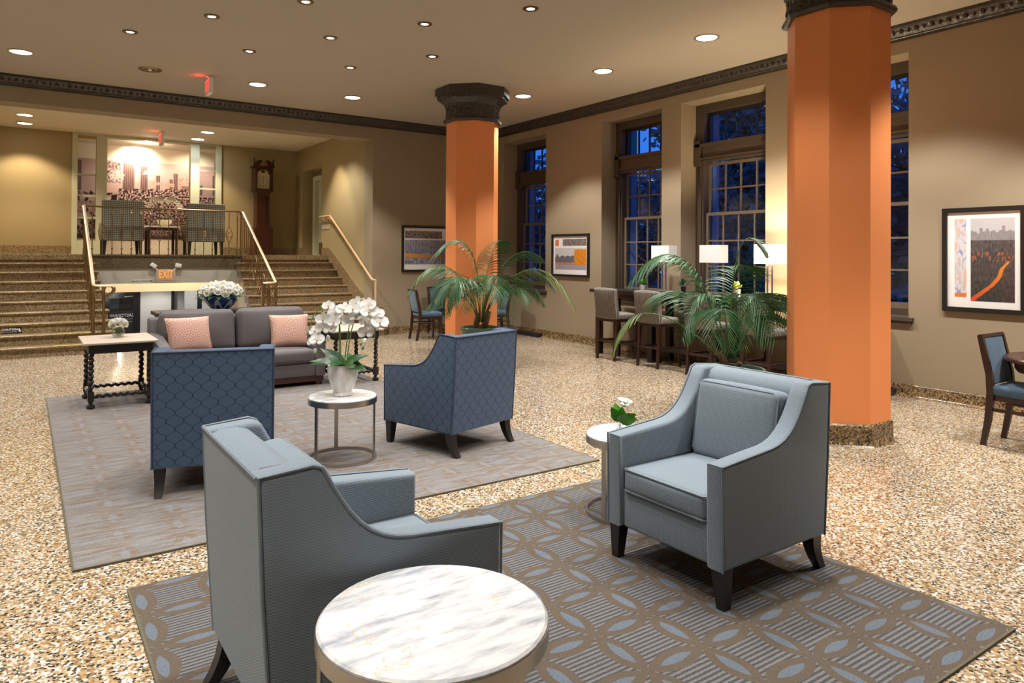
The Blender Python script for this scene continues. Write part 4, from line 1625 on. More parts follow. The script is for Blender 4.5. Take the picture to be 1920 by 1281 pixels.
def end_table(label, x0, x1, y0, y1, h):
    cx, cy = (x0 + x1) / 2, (y0 + y1) / 2
    t_ = thing('end_table', label, 'table', (cx, cy, .012), 0, 'black twist-leg end tables')
    hx, hy = (x1 - x0) / 2, (y1 - y0) / 2
    B().rbox((0, 0, h - .012), (2 * hx, 2 * hy, .024), .008, 2, sub=1).build('top', 'pink_top', t_)
    B().box(-hx + .05, hx - .05, -hy + .05, hy - .05, h - .115, h - .025).build('apron', 'black_wood', t_)
    px, py = hx - .075, hy - .085
    for sx_ in (-1, 1):
        for sy_ in (-1, 1):
            b = B().merge(twist((sx_ * px, sy_ * py, .17), (sx_ * px, sy_ * py, h - .12), .026, 7))
            b.box(sx_ * px - .028, sx_ * px + .028, sy_ * py - .028, sy_ * py + .028, .075, .17)
            b.lathe([(.03, 0), (.042, .012), (.035, .035), (.018, .045), (.024, .075)], 12, (sx_ * px, sy_ * py))
            b.build('leg', 'black_wood', t_)
    for sy_ in (-1, 1):
        twist((-px, sy_ * py, .12), (px, sy_ * py, .12), .022, 8).build('stretcher', 'black_wood', t_)
    for sx_ in (-1, 1):
        twist((sx_ * px, -py, .12), (sx_ * px, py, .12), .022, 9).build('stretcher', 'black_wood', t_)


end_table('black twist-leg end table with pale pink top at the left end of the sofa', .505, 1.19, 8.29, 9.10, .672)
end_table('black twist-leg end table with pale top behind the orchid, right of the sofa', 3.07, 3.745, 8.25, 9.06, .655)

# ------------------------------------------------------------------ dining sets
def dining_chair(label, loc, rz):
    """front -Y"""
    t_ = thing('dining_chair', label, 'chair', loc, rz, 'blue dining chairs with dark frames')
    def post(x, top=True):
        pts = [(x, .265, 0), (x, .225, .22), (x, .205, .45), (x, .215, .60), (x, .285, .93)]
        b = B()
        for k, p in enumerate(pts):
            q = (.016, .020, .022, .020, .017)[k]
            b.v += [(p[0] - q, p[1] - q * 1.2, p[2]), (p[0] + q, p[1] - q * 1.2, p[2]), (p[0] + q, p[1] + q * 1.2, p[2]), (p[0] - q, p[1] + q * 1.2, p[2])]
        for k in range(len(pts) - 1):
            for j in range(4):
                b.f.append((k * 4 + j, k * 4 + (j + 1) % 4, (k + 1) * 4 + (j + 1) % 4, (k + 1) * 4 + j))
        b.f += [(3, 2, 1, 0), tuple((len(pts) - 1) * 4 + j for j in range(4))]
        return b
    for s_ in (-1, 1):
        post(s_ * .205).build('rear_leg', 'dark_wood', t_)
        x = s_ * .20
        b = B().add([(x - .02, -.235, .44), (x + .02, -.235, .44), (x + .02, -.195, .44), (x - .02, -.195, .44),
                     (x - .014, -.228, 0), (x + .014, -.228, 0), (x + .014, -.20, 0), (x - .014, -.20, 0)],
                    [(0, 1, 2, 3), (7, 6, 5, 4), (0, 4, 5, 1), (1, 5, 6, 2), (2, 6, 7, 3), (3, 7, 4, 0)])
        b.build('front_leg', 'dark_wood', t_)
        B().box(x - .012, x + .012, -.20, .22, .30, .325).build('stretcher', 'dark_wood', t_)
    B().box(-.20, .20, -.225, .21, .39, .44).build('seat_rail', 'dark_wood', t_)
    B().rbox((0, -.015, .475), (.45, .45, .08), .03, 3, (0, 0, .015), 6).build('seat', 'fabric_dining', t_, 60)
    rot = Matrix.Rotation(R(-12), 3, 'X')
    B().rbox((0, .247, .715), (.375, .04, .40), .012, 2, (0, .008, 0), 4, rot).build('backrest', 'fabric_dining', t_, 60)
    B().cbox((0, .284, .925), (.42, .036, .03), rot).build('top_rail', 'dark_wood', t_)


def dining_table(label, loc, r):
    t_ = thing('dining_table', label, 'table', loc, 0, 'round dark dining tables')
    B().lathe([(r - .03, .715), (r, .73), (r, .75), (r - .01, .762)], 48).build('top', 'table_wood', t_)
    B().lathe([(r - .10, .63), (r - .08, .66), (r - .08, .715)], 48).build('apron', 'table_wood', t_)
    B().lathe([(.045, .10), (.07, .18), (.05, .30), (.06, .45), (.10, .63)], 16).build('pedestal', 'table_wood', t_)
    for k in range(4):
        a = k * PI / 2 + PI / 4
        c, s_ = math.cos(a), math.sin(a)
        B().tube([(c * .03, s_ * .03, .16), (c * .20, s_ * .20, .10), (c * .36, s_ * .36, .025)], [.04, .035, .025], 6).build('foot', 'table_wood', t_)


dining_table('round dark dining table at the right edge of the photo', (7.17, 2.18, 0), .50)
dining_chair('blue upholstered dining chair with dark frame at the right edge table', (6.98, 2.45, 0), 0)
dining_table('round dark dining table half hidden behind the far orange column', (7.02, 12.02, 0), .55)
dining_chair('blue dining chair left of the far column, seen from its side', (6.30, 11.98, 0), R(83))
dining_chair('blue dining chair behind the far table against the back wall', (7.02, 12.62, 0), 0)
dining_chair('blue dining chair right of the far column, mostly hidden by the palm', (7.62, 11.66, 0), R(-105))

# ------------------------------------------------------------------ bar counter, stools, lamps
t_ = thing('bar_counter', 'long dark bar-height table along the windows behind the stools', 'counter', (8.0, 6.8, 0))
B().box(-.31, .26, -2.35, 2.10, 1.0, 1.05).build('top', 'black_wood', t_)
B().box(-.24, .20, -2.25, 2.0, .92, 1.0).build('apron', 'black_wood', t_)
for y in (1.95, .78, -.42, -1.62, -2.2):
    B().box(-.27, -.18, y - .045, y + .045, 0, .92).build('leg', 'black_wood', t_)
    B().box(.12, .21, y - .045, y + .045, 0, .92).build('leg', 'black_wood', t_)
B().box(-.245, -.205, -2.2, 1.95, .20, .26).build('foot_rail', 'black_wood', t_)


def stool(label, loc, rz):
    """front -Y"""
    t_ = thing('bar_stool', label, 'bar stool', loc, rz, 'striped bar stools at the counter')
    for s_ in (-1, 1):
        for (y0, y1) in ((-.19, -.21), (.19, .245)):
            x = s_ * .195
            q0, q1 = .021, .016
            b = B().add([(x - q0, y0 - q0, .62), (x + q0, y0 - q0, .62), (x + q0, y0 + q0, .62), (x - q0, y0 + q0, .62),
                         (x - q1, y1 - q1, 0), (x + q1, y1 - q1, 0), (x + q1, y1 + q1, 0), (x - q1, y1 + q1, 0)],
                        [(0, 1, 2, 3), (7, 6, 5, 4), (0, 4, 5, 1), (1, 5, 6, 2), (2, 6, 7, 3), (3, 7, 4, 0)])
            b.build('leg', 'dark_wood', t_)
        B().box(s_ * .195 - .011, s_ * .195 + .011, -.19, .22, .27, .295).build('stretcher', 'dark_wood', t_)
    B().box(-.19, .19, -.21, -.185, .22, .25).build('footrest', 'dark_wood', t_)
    B().box(-.19, .19, .205, .23, .27, .295).build('stretcher', 'dark_wood', t_)
    B().box(-.215, .215, -.21, .21, .585, .63).build('seat_rail', 'dark_wood', t_)
    B().rbox((0, -.02, .665), (.46, .45, .085), .03, 3, (0, 0, .015), 6).build('seat', 'fabric_stripe', t_, 60)
    rot = Matrix.Rotation(R(-7), 3, 'X')
    b = B().rbox((0, .235, .865), (.49, .07, .46), .028, 3, (0, .01, .012), 6, rot)
    b.build('backrest', 'fabric_stripe', t_, 60)


ST = [(8.15, 'striped grey bar stool at the far left end of the counter'), (7.27, 'striped grey bar stool second from the left, below the first white lamp'),
      (6.34, 'striped grey bar stool behind the palm fronds, below the middle lamp'), (5.46, 'striped grey bar stool partly hidden beside the near orange column')]
for y, lb in ST:
    stool(lb, (7.62, y, 0), R(90))


def lamp(y, lit, label):
    t_ = thing('table_lamp', label, 'lamp', (8.07, y, 1.0505), 0, 'box-shaded counter lamps')
    B().rbox((0, 0, .012), (.12, .20, .024), .005, 2, sub=1).build('base', 'nickel', t_)
    for q in (-.035, .035):
        B().box(-.008, .008, q - .008, q + .008, .024, .50).build('rod', 'nickel', t_)
    B().box(-.008, .008, -.055, .055, .46, .475).build('crossbar', 'nickel', t_)
    x, yy, z0, z1, th = .09, .18, .455, .705, .004
    s = B().box(-x, -x + th, -yy, yy, z0, z1).box(x - th, x, -yy, yy, z0, z1).box(-x + th, x - th, -yy, -yy + th, z0, z1).box(-x + th, x - th, yy - th, yy, z0, z1)
    s.build('shade', 'shade_lit' if lit else 'lamp_white', t_)
    if lit:
        light('bulb_light', 'POINT', (0, 0, .60), 150, (1, .80, .52), t_, radius=.04)
    return t_


lamp(7.61, False, 'unlit white box-shade lamp on the counter, behind the left palm frond')
lamp(6.665, False, 'unlit white box-shade lamp in the middle of the counter')
lamp(5.745, True, 'glowing box-shade lamp on the counter beside the near column')

# ------------------------------------------------------------------ plants
RV = Vector((.8233, -.5675, 0))      # to the right as one faces the window wall from the lobby
TV = Vector((-.5675, -.8233, 0))     # towards the lobby


def frond(root, p0, p1, p2, p3, n=40, L=.34, dry=0.0, droop=1.05, w=.0135, t0=.30):
    if n >= 26:
        n, L = int(n * 1.5) if n < 40 else n, L * 1.18
    def W(p):
        return RV * p[0] + TV * (p[2] if len(p) > 2 else 0) + Vector((0, 0, p[1]))
    N = 40
    sp = bez(W(p0), W(p1), W(p2), W(p3), N)
    b = B().tube(sp[::2], [.009 - .007 * i / (N // 2) for i in range(N // 2 + 1)], 5)
    tint = [dry * .6] * len(b.v)
    for k in range(n):
        f = t0 + (1 - t0) * (k + .5) / n
        i = min(N - 1, int(f * N))
        p = sp[i]
        tg = (sp[i + 1] - sp[i]).normalized()
        side = tg.cross(Vector((0, 0, 1)))
        if side.length < .15:
            side = RV.copy()
        side.normalize()
        nrm = side.cross(tg)
        ln = L * (math.sin(PI * min(1, .18 + .80 * (f - t0) / (1 - t0))) ** .6) * random.uniform(.88, 1.1)
        for s_ in (-1, 1):
            d = (tg * (.55 + .5 * f) + side * s_ * .85 + nrm * random.uniform(.02, .22)).normalized()
            o = len(b.v)
            seg = 4
            q = p.copy()
            dd = d.copy()
            wv = nrm * .5 + tg * .6
            for j in range(seg + 1):
                g = j / seg
                ww = w * (math.sin(PI * (.12 + .86 * g)) ** .8) if j < seg else .001
                wd = (dd.cross(Vector((0, 0, 1))))
                if wd.length < .1:
                    wd = wv.copy()
                wd = (wd.normalized() * .6 + tg * .6).normalized()
                b.v += [tuple(q - wd * ww * .5), tuple(q + wd * ww * .5)]
                tint += [min(1, dry * (.3 + g * 1.1) + (.55 * max(0, g - .85) / .15 if random.random() < .25 else 0))] * 2
                dd = (dd + Vector((0, 0, -droop / seg))).normalized()
                q = q + dd * ln / seg
            for j in range(seg):
                b.f.append((o + 2 * j, o + 2 * j + 1, o + 2 * j + 3, o + 2 * j + 2))
    b.build('frond', 'palm_leaf', root, 180, tint=tint)


def palm(label, loc, r, h, fronds, stems):
    t_ = thing('potted_palm', label, 'plant', loc, 0)
    B().lathe([(r * .74, 0), (r * .80, .05), (r * .93, h - .06), (r * .95, h - .045), (r * 1.03, h - .04), (r * 1.05, h - .012), (r, h), (r * .93, h), (r * .90, h - .05), (.001, h - .055)], 36, cap=False).build('pot', 'plant_pot_green', t_)
    B().lathe([(.001, h - .045), (r * .90, h - .05)], 24, cap=False).build('soil', 'soil', t_)
    for s_ in stems:
        pts = [RV * p[0] + TV * p[2] + Vector((0, 0, h - .05 + p[1])) for p in s_[0]]
        B().tube(pts, s_[1], 8).build('trunk', 'bark', t_)
    top = bpy.data.objects.new('crown', None)
    COL.objects.link(top)
    top.parent = t_
    top.location = (0, 0, h - .03)
    for f in fronds:
        frond(top, *f[0], **f[1])


palm('potted palm in a green pot in front of the far orange column', (5.60, 8.95, 0), .29, .53, [
    (((0, .1), (.02, 1.0), (-.2, 1.75), (-.75, 1.02)), dict(L=.36)),
    (((-.03, .1), (-.2, .95), (-.75, 1.32), (-1.10, .42)), dict(L=.30, dry=.12)),
    (((-.02, .1), (-.1, .8), (-.45, 1.08, .2), (-.66, .32, .4)), dict(L=.40)),
    (((0, .1), (-.05, .8), (-.15, 1.05, .45), (-.22, .30, .65)), dict(L=.42)),
    (((.05, .1), (.1, .9), (.33, 1.12, .3), (.50, .08, .6)), dict(L=.44, dry=.10, n=30)),
    (((.04, .1), (.15, .85), (.55, 1.42), (.95, 1.02, -.2)), dict(L=.36)),
    (((.05, .1), (.3, .8), (.95, 1.38, .1), (1.40, .28, .2)), dict(L=.38, dry=.35, n=30)),
    (((.04, .1), (.2, .7), (.65, 1.05, -.3), (.98, .30, -.4)), dict(L=.36)),
    (((.02, .1), (.05, .9, -.3), (.2, 1.5, -.5), (.36, 1.28, -.7)), dict(L=.28)),
    (((-.02, .1), (-.1, .7), (-.35, 1.1, -.3), (-.95, .72, -.5)), dict(L=.32)),
    (((-.03, .1), (-.15, .5), (-.4, .82, .2), (-.78, .30, .1)), dict(L=.36)),
    (((.03, .1), (.1, .6), (.3, .95, .5), (.15, .45, .8)), dict(L=.38)),
    (((.03, .05), (.05, .3), (.10, .50), (.17, .56)), dict(L=.20, n=12, w=.03, droop=.1, dry=.1)),
    (((-.02, .1), (-.1, .6), (-.5, .9, .3), (-.5, .2, .5)), dict(L=.36)),
    (((.03, .1), (.2, .6), (.6, .8, .3), (.75, .45, .5)), dict(L=.36)),
    (((.02, .1), (.1, .7, .2), (.2, 1.1, .4), (.30, .55, .6)), dict(L=.40)),
    (((-.02, .1), (-.15, .7, .3), (-.35, 1.0, .5), (-.40, .40, .7)), dict(L=.40)),
    (((.02, .1), (.3, .8, -.2), (.8, 1.15, -.3), (1.15, .55, -.3)), dict(L=.34)),
], [([(-.06, 0, 0), (-.05, .12, 0), (-.03, .26, 0)], [.05, .045, .028]), ([(.07, 0, 0), (.09, .12, 0), (.14, .28, 0)], [.045, .042, .026])])
palm('potted palm in a green glazed pot behind the front-facing grey armchair', (5.58, 4.41, 0), .325, .53, [
    (((-.05, .12), (-.2, .85), (-.5, 1.52), (-.98, .82)), dict(L=.36, n=30)),
    (((0, .15), (.0, .95), (.08, 1.62), (.36, 1.08)), dict(L=.16, n=10, t0=.72, w=.03, dry=.12, droop=.2)),
    (((0, .12), (0, .75), (.12, 1.05, .2), (.24, .32, .55)), dict(L=.42, n=30)),
    (((.02, .12), (.1, .65), (.35, 1.06, -.05), (.62, .42, -.18)), dict(L=.38)),
    (((-.03, .12), (-.1, .7), (-.33, 1.08), (-.50, .28, .15)), dict(L=.38)),
    (((-.06, .10), (-.45, .50), (-1.02, .86), (-1.12, .12)), dict(L=.22, t0=.62, n=22, dry=.22)),
    (((.03, .12), (.25, .6), (.6, .98, -.3), (.85, .50, -.4)), dict(L=.34)),
    (((.02, .12), (.05, .7, -.2), (.15, 1.15, -.4), (.34, .98, -.6)), dict(L=.32)),
    (((.04, .12), (.2, .5), (.4, .78, -.15), (.48, .20, -.28)), dict(L=.34)),
    (((-.02, .12), (-.1, .6, .2), (-.2, .9, .4), (-.18, .25, .6)), dict(L=.36)),
    (((-.02, .12), (-.2, .6, -.3), (-.4, 1.0, -.5), (-.62, .55, -.6)), dict(L=.34)),
], [([(-.03, 0, 0), (-.05, .10, 0), (-.09, .20, 0)], [.05, .042, .02]), ([(.05, 0, .03), (.06, .08, .03), (.08, .11, .06)], [.035, .03, .02]), ([(-.08, .10, 0), (-.14, .24, 0), (-.21, .36, 0)], [.018, .015, .012])])


def petal(b, c, d, up, ln, wd, cup=.25, n=4, pt=False):
    d = Vector(d).normalized()
    s_ = d.cross(Vector(up)).normalized()
    nn = s_.cross(d).normalized()
    o = len(b.v)
    for j in range(n + 1):
        f = j / n
        w_ = wd * (math.sin(PI * (.06 + .93 * f ** .85)) if pt else math.sin(PI * (.10 + .80 * f)) ** .7)
        q = Vector(c) + d * ln * f + nn * (cup * ln * f * f)
        b.v += [tuple(q - s_ * w_ / 2 + nn * .15 * w_), tuple(q), tuple(q + s_ * w_ / 2 + nn * .15 * w_)]
    for j in range(n):
        for k in range(2):
            a = o + j * 3 + k
            b.f.append((a, a + 1, a + 4, a + 3))


# orchid
ot = thing('potted_orchid', 'white orchid in a marbled pot on the small round table', 'plant', (2.06, 5.30, .5025))
B().lathe([(.074, 0), (.080, .006), (.080, .016), (.070, .03), (.086, .065), (.103, .11), (.115, .16), (.119, .20), (.115, .228), (.118, .24), (.110, .245), (.105, .235), (.10, .215), (.001, .21)], 32, cap=False).build('pot', 'pot_marbled', ot)
B().ball((0, 0, .205), .095, 14, 6, (1, 1, .25)).build('moss', 'leaf_dark', ot)
for (a, ln, w_, up, mat) in [((-1, .0, .1), .24, .085, .0, 0), ((-.9, .2, .9), .20, .095, 0, 0), ((-.8, -.2, -.1), .28, .07, 0, 0), ((.75, .3, .35), .20, .09, 0, 0), ((.8, .5, -.1), .19, .10, 0, 0),
                             ((.5, .9, .2), .18, .09, 0, 0), ((-.2, .9, .15), .17, .09, 0, 0), ((1, -.2, .5), .17, .07, 0, 0), ((.1, -.8, .5), .16, .08, 0, 0)]:
    d = RV * a[0] + TV * a[1] + Vector((0, 0, a[2] + .35))
    b = B()
    petal(b, (0, 0, .215), d, TV * .5 + Vector((0, 0, 1)), ln * 1.1, w_ * 1.25, -.35, 8, True)
    b.build('leaf', 'leaf_dark', ot, 60)
stems_ = [[(-.035, .22), (-.04, .50), (-.03, .62), (-.10, .72), (-.19, .62), (-.23, .50)], [(-.02, .22), (-.03, .55), (-.07, .68), (-.16, .70), (-.25, .58), (-.27, .40)],
          [(.01, .22), (.05, .55), (.09, .70), (.17, .74), (.26, .66), (.28, .54)], [(.03, .22), (.07, .50), (.12, .62), (.20, .66), (.25, .55), (.25, .42)]]
for k, s_ in enumerate(stems_):
    pts = [RV * p[0] + TV * (.02 * (k - 1.5)) + Vector((0, 0, p[1])) for p in s_]
    sm = []
    for i in range(len(pts) - 1):
        a, b_, c_, d_ = pts[max(0, i - 1)], pts[i], pts[i + 1], pts[min(len(pts) - 1, i + 2)]
        for t in (0, .25, .5, .75):
            sm.append(.5 * ((2 * b_) + (-a + c_) * t + (2 * a - 5 * b_ + 4 * c_ - d_) * t * t + (-a + 3 * b_ - 3 * c_ + d_) * t ** 3))
    sm.append(pts[-1])
    B().tube(sm, .0045, 6).build('stem', 'stem_green', ot)
# blossoms at (right, up, out) read against the pot
FL = [(x_, z_, 1.0 + .18 * ((k_ * 37) % 5 - 2) / 2, 0) for k_, (x_, z_) in enumerate([(-.099, .723), (-.145, .619), (-.052, .662), (-.056, .601), (.012, .694), (.044, .601), (-.081, .555), (-.142, .555),
     (-.213, .522), (-.178, .462), (-.224, .444), (.105, .648), (.112, .73), (.155, .735), (.205, .73), (.173, .601), (.266, .662), (.291, .598), (.238, .565), (.180, .515), (-.009, .623), (.084, .701), (.213, .684)])]
proto = None
for (x, z, s_, side) in FL:
    ang = random.uniform(-.35, .35)
    if proto is None:
        b = B()
        for a in (90, 210, 330):
            petal(b, (0, 0, 0), (math.cos(R(a)), math.sin(R(a)), .1), (0, 0, 1), .050, .036, .12)
        for a in (8, 172):
            petal(b, (0, 0, .002), (math.cos(R(a)), math.sin(R(a)), .06), (0, 0, 1), .052, .062, .10)
        proto = b.build('blossom', 'petal_white', ot, 60)
        cr = B().ball((0, -.004, .008), .0065, 8, 5, (1, 1.2, 1)).build('lip', 'orchid_core', proto)
        o = proto
    else:
        o = proto.copy()
        COL.objects.link(o)
        o.parent = ot
        c = cr.copy()
        COL.objects.link(c)
        c.parent = o
    o.location = RV * x + TV * random.uniform(.0, .07) + Vector((0, 0, z - .03))
    nrm = (TV + RV * (random.uniform(-.4, .4) + x * 1.0) + Vector((0, 0, random.uniform(.25, .75)))).normalized()
    q = nrm.to_track_quat('Z', 'Y')
    o.rotation_mode = 'QUATERNION'
    o.rotation_quaternion = q
    o.scale = (s_ * 1.15,) * 3
for (x, z, r) in ((-.11, .475, .020), (.175, .45, .022), (-.21, .375, .018), (.21, .60, .020), (.145, .43, .012), (-.135, .445, .013), (-.205, .345, .014), (.16, .40, .014)):
    B().ball(RV * x + TV * .03 + Vector((0, 0, z - .03)), r, 8, 6, (.85, .85, 1.2)).build('bud', 'petal_white' if r > .016 else 'stem_green', ot)


def rosebloom(b, c, r, d=Vector((0, 0, 1))):
    """layered round flower head facing d"""
    q = d.to_track_quat('Z', 'Y').to_matrix()
    for lay, (n, el, ln) in enumerate(((7, 22, 1.0), (5, 50, .80), (3, 74, .55))):
        for k in range(n):
            a = 2 * PI * (k + lay * .37) / n
            dv = q @ Vector((math.cos(a) * math.cos(R(el)), math.sin(a) * math.cos(R(el)), math.sin(R(el))))
            petal(b, Vector(c), dv, q @ Vector((0, 0, 1)), r * ln, r * .95, .35, 3)


# blue bowl of white flowers
bw = thing('flower_bowl', 'blue and white bowl full of white roses on the console behind the sofa', 'flowers', (2.10, 9.64, .8725))
B().lathe([(.085, 0), (.09, .01), (.12, .025), (.17, .08), (.20, .14), (.21, .185), (.20, .185), (.188, .14), (.001, .11)], 36, cap=False).build('bowl', 'bowl_blue', bw)
for k in range(40):
    u = (k + .5) / 40
    el = math.asin(1 - u * 1.0)
    az = k * 2.39996
    d = Vector((math.cos(el) * math.cos(az), math.cos(el) * math.sin(az), math.sin(el)))
    c = Vector((d.x * .225, d.y * .225, .215 + d.z * .115))
    b = B()
    rosebloom(b, c - d * .02, .070, d)
    b.ball(c - d * .012, .050, 10, 7)
    o = b.build('rose', 'petal_white', bw, 60)
    B().ball(c + d * .040, .017, 6, 4).build('flower_centre', 'flower_yellow' if k % 3 == 0 else 'petal_cream', o)
for k in range(16):
    az = k * 2 * PI / 16 + .1
    d = Vector((math.cos(az), math.sin(az), -.15))
    b = B()
    petal(b, (d.x * .20, d.y * .20, .185), d, (0, 0, 1), .12, .06, -.2, 5, True)
    b.build('leaf', 'leaf_dark', bw, 60)

# white flowers in a small glass vase on the end table
vz = thing('flower_vase', 'white hydrangea in a round glass vase on the left end table', 'flowers', (.86, 8.79, .6845))
vz.scale = (.78, .78, .78)
B().lathe([(.045, 0), (.075, .02), (.085, .06), (.075, .10), (.058, .125), (.054, .125), (.070, .10), (.080, .06), (.070, .025), (.001, .01)], 24, cap=False).build('vase', 'vase_glass', vz)
B().lathe([(.001, .012), (.068, .025), (.076, .06), (.001, .062)], 20, cap=False).build('water', 'water', vz)
for k in range(9):
    a = k * 2.4
    B().tube([(math.cos(a) * .03, math.sin(a) * .03, .014), (math.cos(a + 1) * .03, math.sin(a + 1) * .03, .14)], .004, 5).build('stem', 'stem_green', vz)
for k in range(22):
    u = (k + .5) / 22
    el = math.asin(1 - u * 1.15)
    az = k * 2.39996
    d = Vector((math.cos(el) * math.cos(az), math.cos(el) * math.sin(az), math.sin(el)))
    b = B()
    rosebloom(b, Vector((d.x * .085, d.y * .085, .17 + d.z * .055)), .050, d)
    b.ball((d.x * .07, d.y * .07, .165 + d.z * .045), .036, 8, 6)
    b.build('flower_head', 'petal_white' if k % 3 else 'petal_cream', vz, 60)
b = B()
petal(b, (-.06, -.06, .15), (-.8, -.6, -.1), (0, 0, 1), .08, .06, -.1, 5, True)
b.build('leaf', 'leaf_bright', vz, 60)

# single white rose in a glass bottle on the small table at right
rv = thing('rose_vase', 'single white rose in a round glass bottle beside the right armchair', 'flowers', (2.895, 3.075, .5025))
B().lathe([(.03, 0), (.042, .008), (.047, .035), (.040, .062), (.018, .080), (.015, .10), (.019, .106), (.016, .106), (.012, .098), (.014, .078), (.036, .060), (.043, .035), (.037, .012), (.001, .008)], 24, cap=False).build('vase', 'vase_glass', rv)
B().lathe([(.001, .009), (.036, .013), (.041, .035), (.001, .042)], 20, cap=False).build('water', 'water', rv)
B().tube([(-.006, 0, .012), (0, 0, .08), (.004, 0, .15)], .003, 6).build('stem', 'stem_green', rv)
b = B()
rosebloom(b, RV * .025 + TV * -.02 + Vector((0, 0, .205)), .058, Vector((.1, -.2, 1)))
b.build('rose', 'petal_white', rv, 60)
for a in ((-.55, .85, .3), (.05, .95, .5), (.8, .45, .3), (.55, .15, .3), (-.2, .8, -.4), (.2, .5, .6)):
    d = RV * a[0] + Vector((0, 0, a[1])) + TV * a[2]
    b = B()
    petal(b, (0, 0, .125), d, TV, .112, .062, .05, 6, True)
    b.build('leaf', 'leaf_bright', rv, 60)
mg = thing('magazine', 'small purple and white magazine lying on the right side table', 'magazine', (3.21, 3.19, .5025), R(25))
B().box(-.07, .07, -.10, .10, 0, .004).build('pages', 'sign_white', mg)
print_sheet('cover', .14, .20, 30, 40, lambda u, v: (.20, .10, .30) if nz(u, v, 5, 3) > .5 and u < .75 else ((.45, .08, .07) if nz(u, v, 9, 1) > .64 else (.70, .69, .70)), mg, (0, 0, .0045)).rotation_euler = (R(-90), 0, 0)

# counter plants
def counter_plant(label, y, x, leaf, pot_r, h, n, pot='glaze_white'):
    t_ = thing('counter_plant', label, 'plant', (x, y, 1.0505), 0)
    B().lathe([(pot_r * .7, 0), (pot_r * .75, .004), (pot_r, h), (pot_r * .9, h), (.001, h - .015)], 20, cap=False).build('pot', pot, t_)
    b = B()
    for k in range(n):
        el = random.uniform(.15, 1.4)
        az = random.uniform(0, 2 * PI)
        d = Vector((math.cos(el) * math.cos(az), math.cos(el) * math.sin(az), math.sin(el)))
        petal(b, Vector((0, 0, h)) + d * random.uniform(.01, .055), d, (0, 0, 1), .065, .032, .1, 3)
    b.build('foliage', leaf, t_, 60)


counter_plant('small green plant in a white pot at the left of the counter', 8.05, 8.05, 'leaf_bright', .055, .09, 40)
counter_plant('small dark-leaved plant on the counter between two lamps', 7.16, 8.0, 'leaf_dark', .04, .10, 26, 'black_metal')
counter_plant('yellow-green flowering plant in a white pot between counter lamps', 6.17, 7.95, 'flower_yellow', .05, .10, 46)

# landing chairs, table and orchid
def parsons(label, x):
    t_ = thing('patterned_chair', label, 'chair', (x, 16.25, ZL), R(180), 'patterned high-back chairs on the landing')
    B().rbox((0, .30, .67), (.74, .12, .80), .02, 2, sub=3).build('backrest', 'fabric_pattern', t_)
    B().rbox((0, -.02, .38), (.72, .60, .20), .03, 2, sub=3).build('seat', 'fabric_pattern', t_)
    for s_ in (-1, 1):
        B().rbox((s_ * .33, 0, .50), (.08, .56, .26), .02, 2, sub=2).build('arm', 'fabric_pattern', t_)
        for y in (-.24, .29):
            b = B().add([(s_ * .31 - .035, y - .035, .29), (s_ * .31 + .035, y - .035, .29), (s_ * .31 + .035, y + .035, .29), (s_ * .31 - .035, y + .035, .29),
                         (s_ * .32 - .022, y - .022, 0), (s_ * .32 + .022, y - .022, 0), (s_ * .32 + .022, y + .022, 0), (s_ * .32 - .022, y + .022, 0)],
                        [(0, 1, 2, 3), (7, 6, 5, 4), (0, 4, 5, 1), (1, 5, 6, 2), (2, 6, 7, 3), (3, 7, 4, 0)])
            b.build('leg', 'black_wood', t_)


parsons('patterned high-back chair on the landing, left of the orchid table', 1.62)
parsons('patterned high-back chair on the landing, right of the orchid table', 3.16)
t_ = thing('landing_table', 'small dark table between the two patterned landing chairs', 'table', (2.40, 16.55, ZL))
B().box(-.32, .32, -.28, .28, .565, .60).build('top', 'cream_wall', t_)
B().box(-.29, .29, -.25, .25, .50, .565).build('apron', 'dark_wood', t_)
for x in (-.26, .26):
    for y in (-.22, .22):
        B().box(x - .025, x + .025, y - .025, y + .025, 0, .50).build('leg', 'dark_wood', t_)
t_ = thing('landing_orchid', 'white orchid in a pale bowl on the landing table', 'plant', (2.45, 16.5, ZL + .6005))
B().lathe([(.06, 0), (.08, .01), (.14, .08), (.15, .13), (.13, .13), (.001, .10)], 20, cap=False).build('pot', 'petal_cream', t_)
b = B()
for k in range(9):
    a = k * .7
    petal(b, (0, 0, .12), (math.cos(a), math.sin(a), .5), (0, 0, 1), .16, .06, -.3)
b.build('foliage', 'leaf_dark', t_, 60)
for s_, zt in ((-1, .52), (1, .53)):
    sp = bez((0, 0, .12), (.0, 0, .62), (s_ * .12, 0, .68), (s_ * .30, 0, .42), 12)
    B().tube(sp, .006, 5).build('stem', 'stem_green', t_)
    for k in range(5, 13):
        b = B()
        for a in range(5):
            petal(b, sp[k] + Vector((0, -.02, 0)), (math.cos(a * 1.257), -.2, math.sin(a * 1.257)), (0, -1, 0), .055, .05, .1, 3)
        b.build('blossom', 'petal_cream', t_, 60)

# low white box seen over the end table, black floor grilles by the window wall
tag(B().rbox((1.685, 14.0, -.70), (.20, .20, 1.60), .03, 3, sub=1).build('newel_cabinet', 'plastic_white'), 'white boxy post in the stairwell, just over the top of the left end table', 'post')
for y0, y1, lb in ((11.06, 12.5, 'low black floor heater under the far window, right of the palm pot'), (4.25, 5.6, 'low black floor heater behind the near orange column')):
    tag(B().prism([(XR - .17, .0), (XR - .12, .055), (XR - .045, .075), (XR - .045, 0)], 'y', y0, y1).build('floor_heater', 'black_metal'), lb, 'heater', 'floor heaters under the windows')

# ================================================================== OUTSIDE (dusk street trees)
struct('ground', B().box(XR + WD, 90, -40, 70, -1.2, -1.0), 'ground_outside')


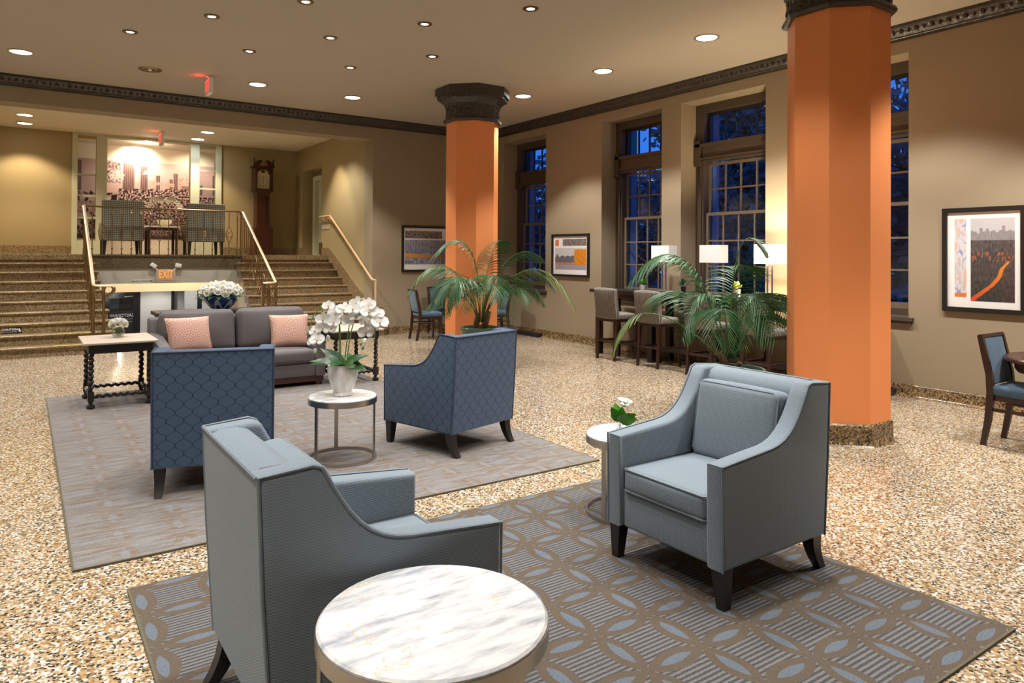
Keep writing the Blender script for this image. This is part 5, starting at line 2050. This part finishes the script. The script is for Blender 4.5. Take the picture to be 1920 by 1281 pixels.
def tree(x, y, h, cr, label, seed, n=7000):
    rnd = random.Random(seed)
    t_ = thing('street_tree', label, 'tree', (x, y, -1.0), 0, 'dusk trees outside the windows')
    b = B().tube([(0, 0, 0), (.05, .05, h * .35), (0, 0, h * .7)], [.22, .16, .06], 8)
    for k in range(7):
        a = rnd.uniform(0, 6.28)
        z0 = h * rnd.uniform(.3, .6)
        b.tube([(0, 0, z0), (math.cos(a) * cr * .4, math.sin(a) * cr * .4, z0 + h * .15), (math.cos(a) * cr * .8, math.sin(a) * cr * .8, z0 + h * .22)], [.07, .045, .02], 5)
    b.build('trunk', 'tree_bark', t_)
    c = B()
    blobs = [(rnd.uniform(-.7, .7) * cr, rnd.uniform(-.7, .7) * cr, h * rnd.uniform(.35, .95), cr * rnd.uniform(.25, .5)) for _ in range(22)]
    for k in range(n):
        bl = rnd.choice(blobs)
        d = Vector((rnd.gauss(0, 1), rnd.gauss(0, 1), rnd.gauss(0, 1))).normalized() * bl[3] * rnd.uniform(.5, 1.05)
        p = Vector(bl[:3]) + d
        a = Vector((rnd.gauss(0, 1), rnd.gauss(0, 1), rnd.gauss(0, 1))).normalized() * .13
        e = a.orthogonal().normalized() * .085
        c.add([p - a, p + e, p + a, p - e], [(0, 1, 2, 3)])
    c.build('crown', 'tree_leaf', t_, 180, kind='stuff')


TREES = [(19, 19.5, 5.4, 2.6, 'dark tree outside the far window'), (20, 15.5, 5.2, 2.6, 'low dark tree seen through the second window'), (17, 13.0, 7.6, 2.8, 'dark tree seen through the left part of the third window'),
         (16, 9.8, 7.5, 2.8, 'dark tree filling the third window'), (18, 24, 6.5, 3.0, 'dark tree furthest along the street'), (22, 8.5, 6.0, 2.8, 'dark tree seen beside the near column'),
         (15, 6.0, 6.0, 2.4, 'dark tree hidden behind the near column'), (27, 24, 7.0, 3.4, 'distant dark tree between the far windows')]
TREES += [(36, 30, 7.5, 4.2, 'far dusk tree beyond the street, furthest left'), (37, 22.5, 6.6, 4.0, 'far dusk tree beyond the street, left of middle'), (36, 15.5, 7.6, 4.2, 'far dusk tree beyond the street, middle'),
          (35, 9, 7.8, 4.2, 'far dusk tree beyond the street, right of middle'), (34, 36, 7.0, 4.0, 'far dusk tree beyond the street, behind the far window'), (33, 3, 7.4, 4.0, 'far dusk tree beyond the street, furthest right')]
for k, (x, y, h, c, lb) in enumerate(TREES):
    tree(x, y, h, c, lb, 40 + k)
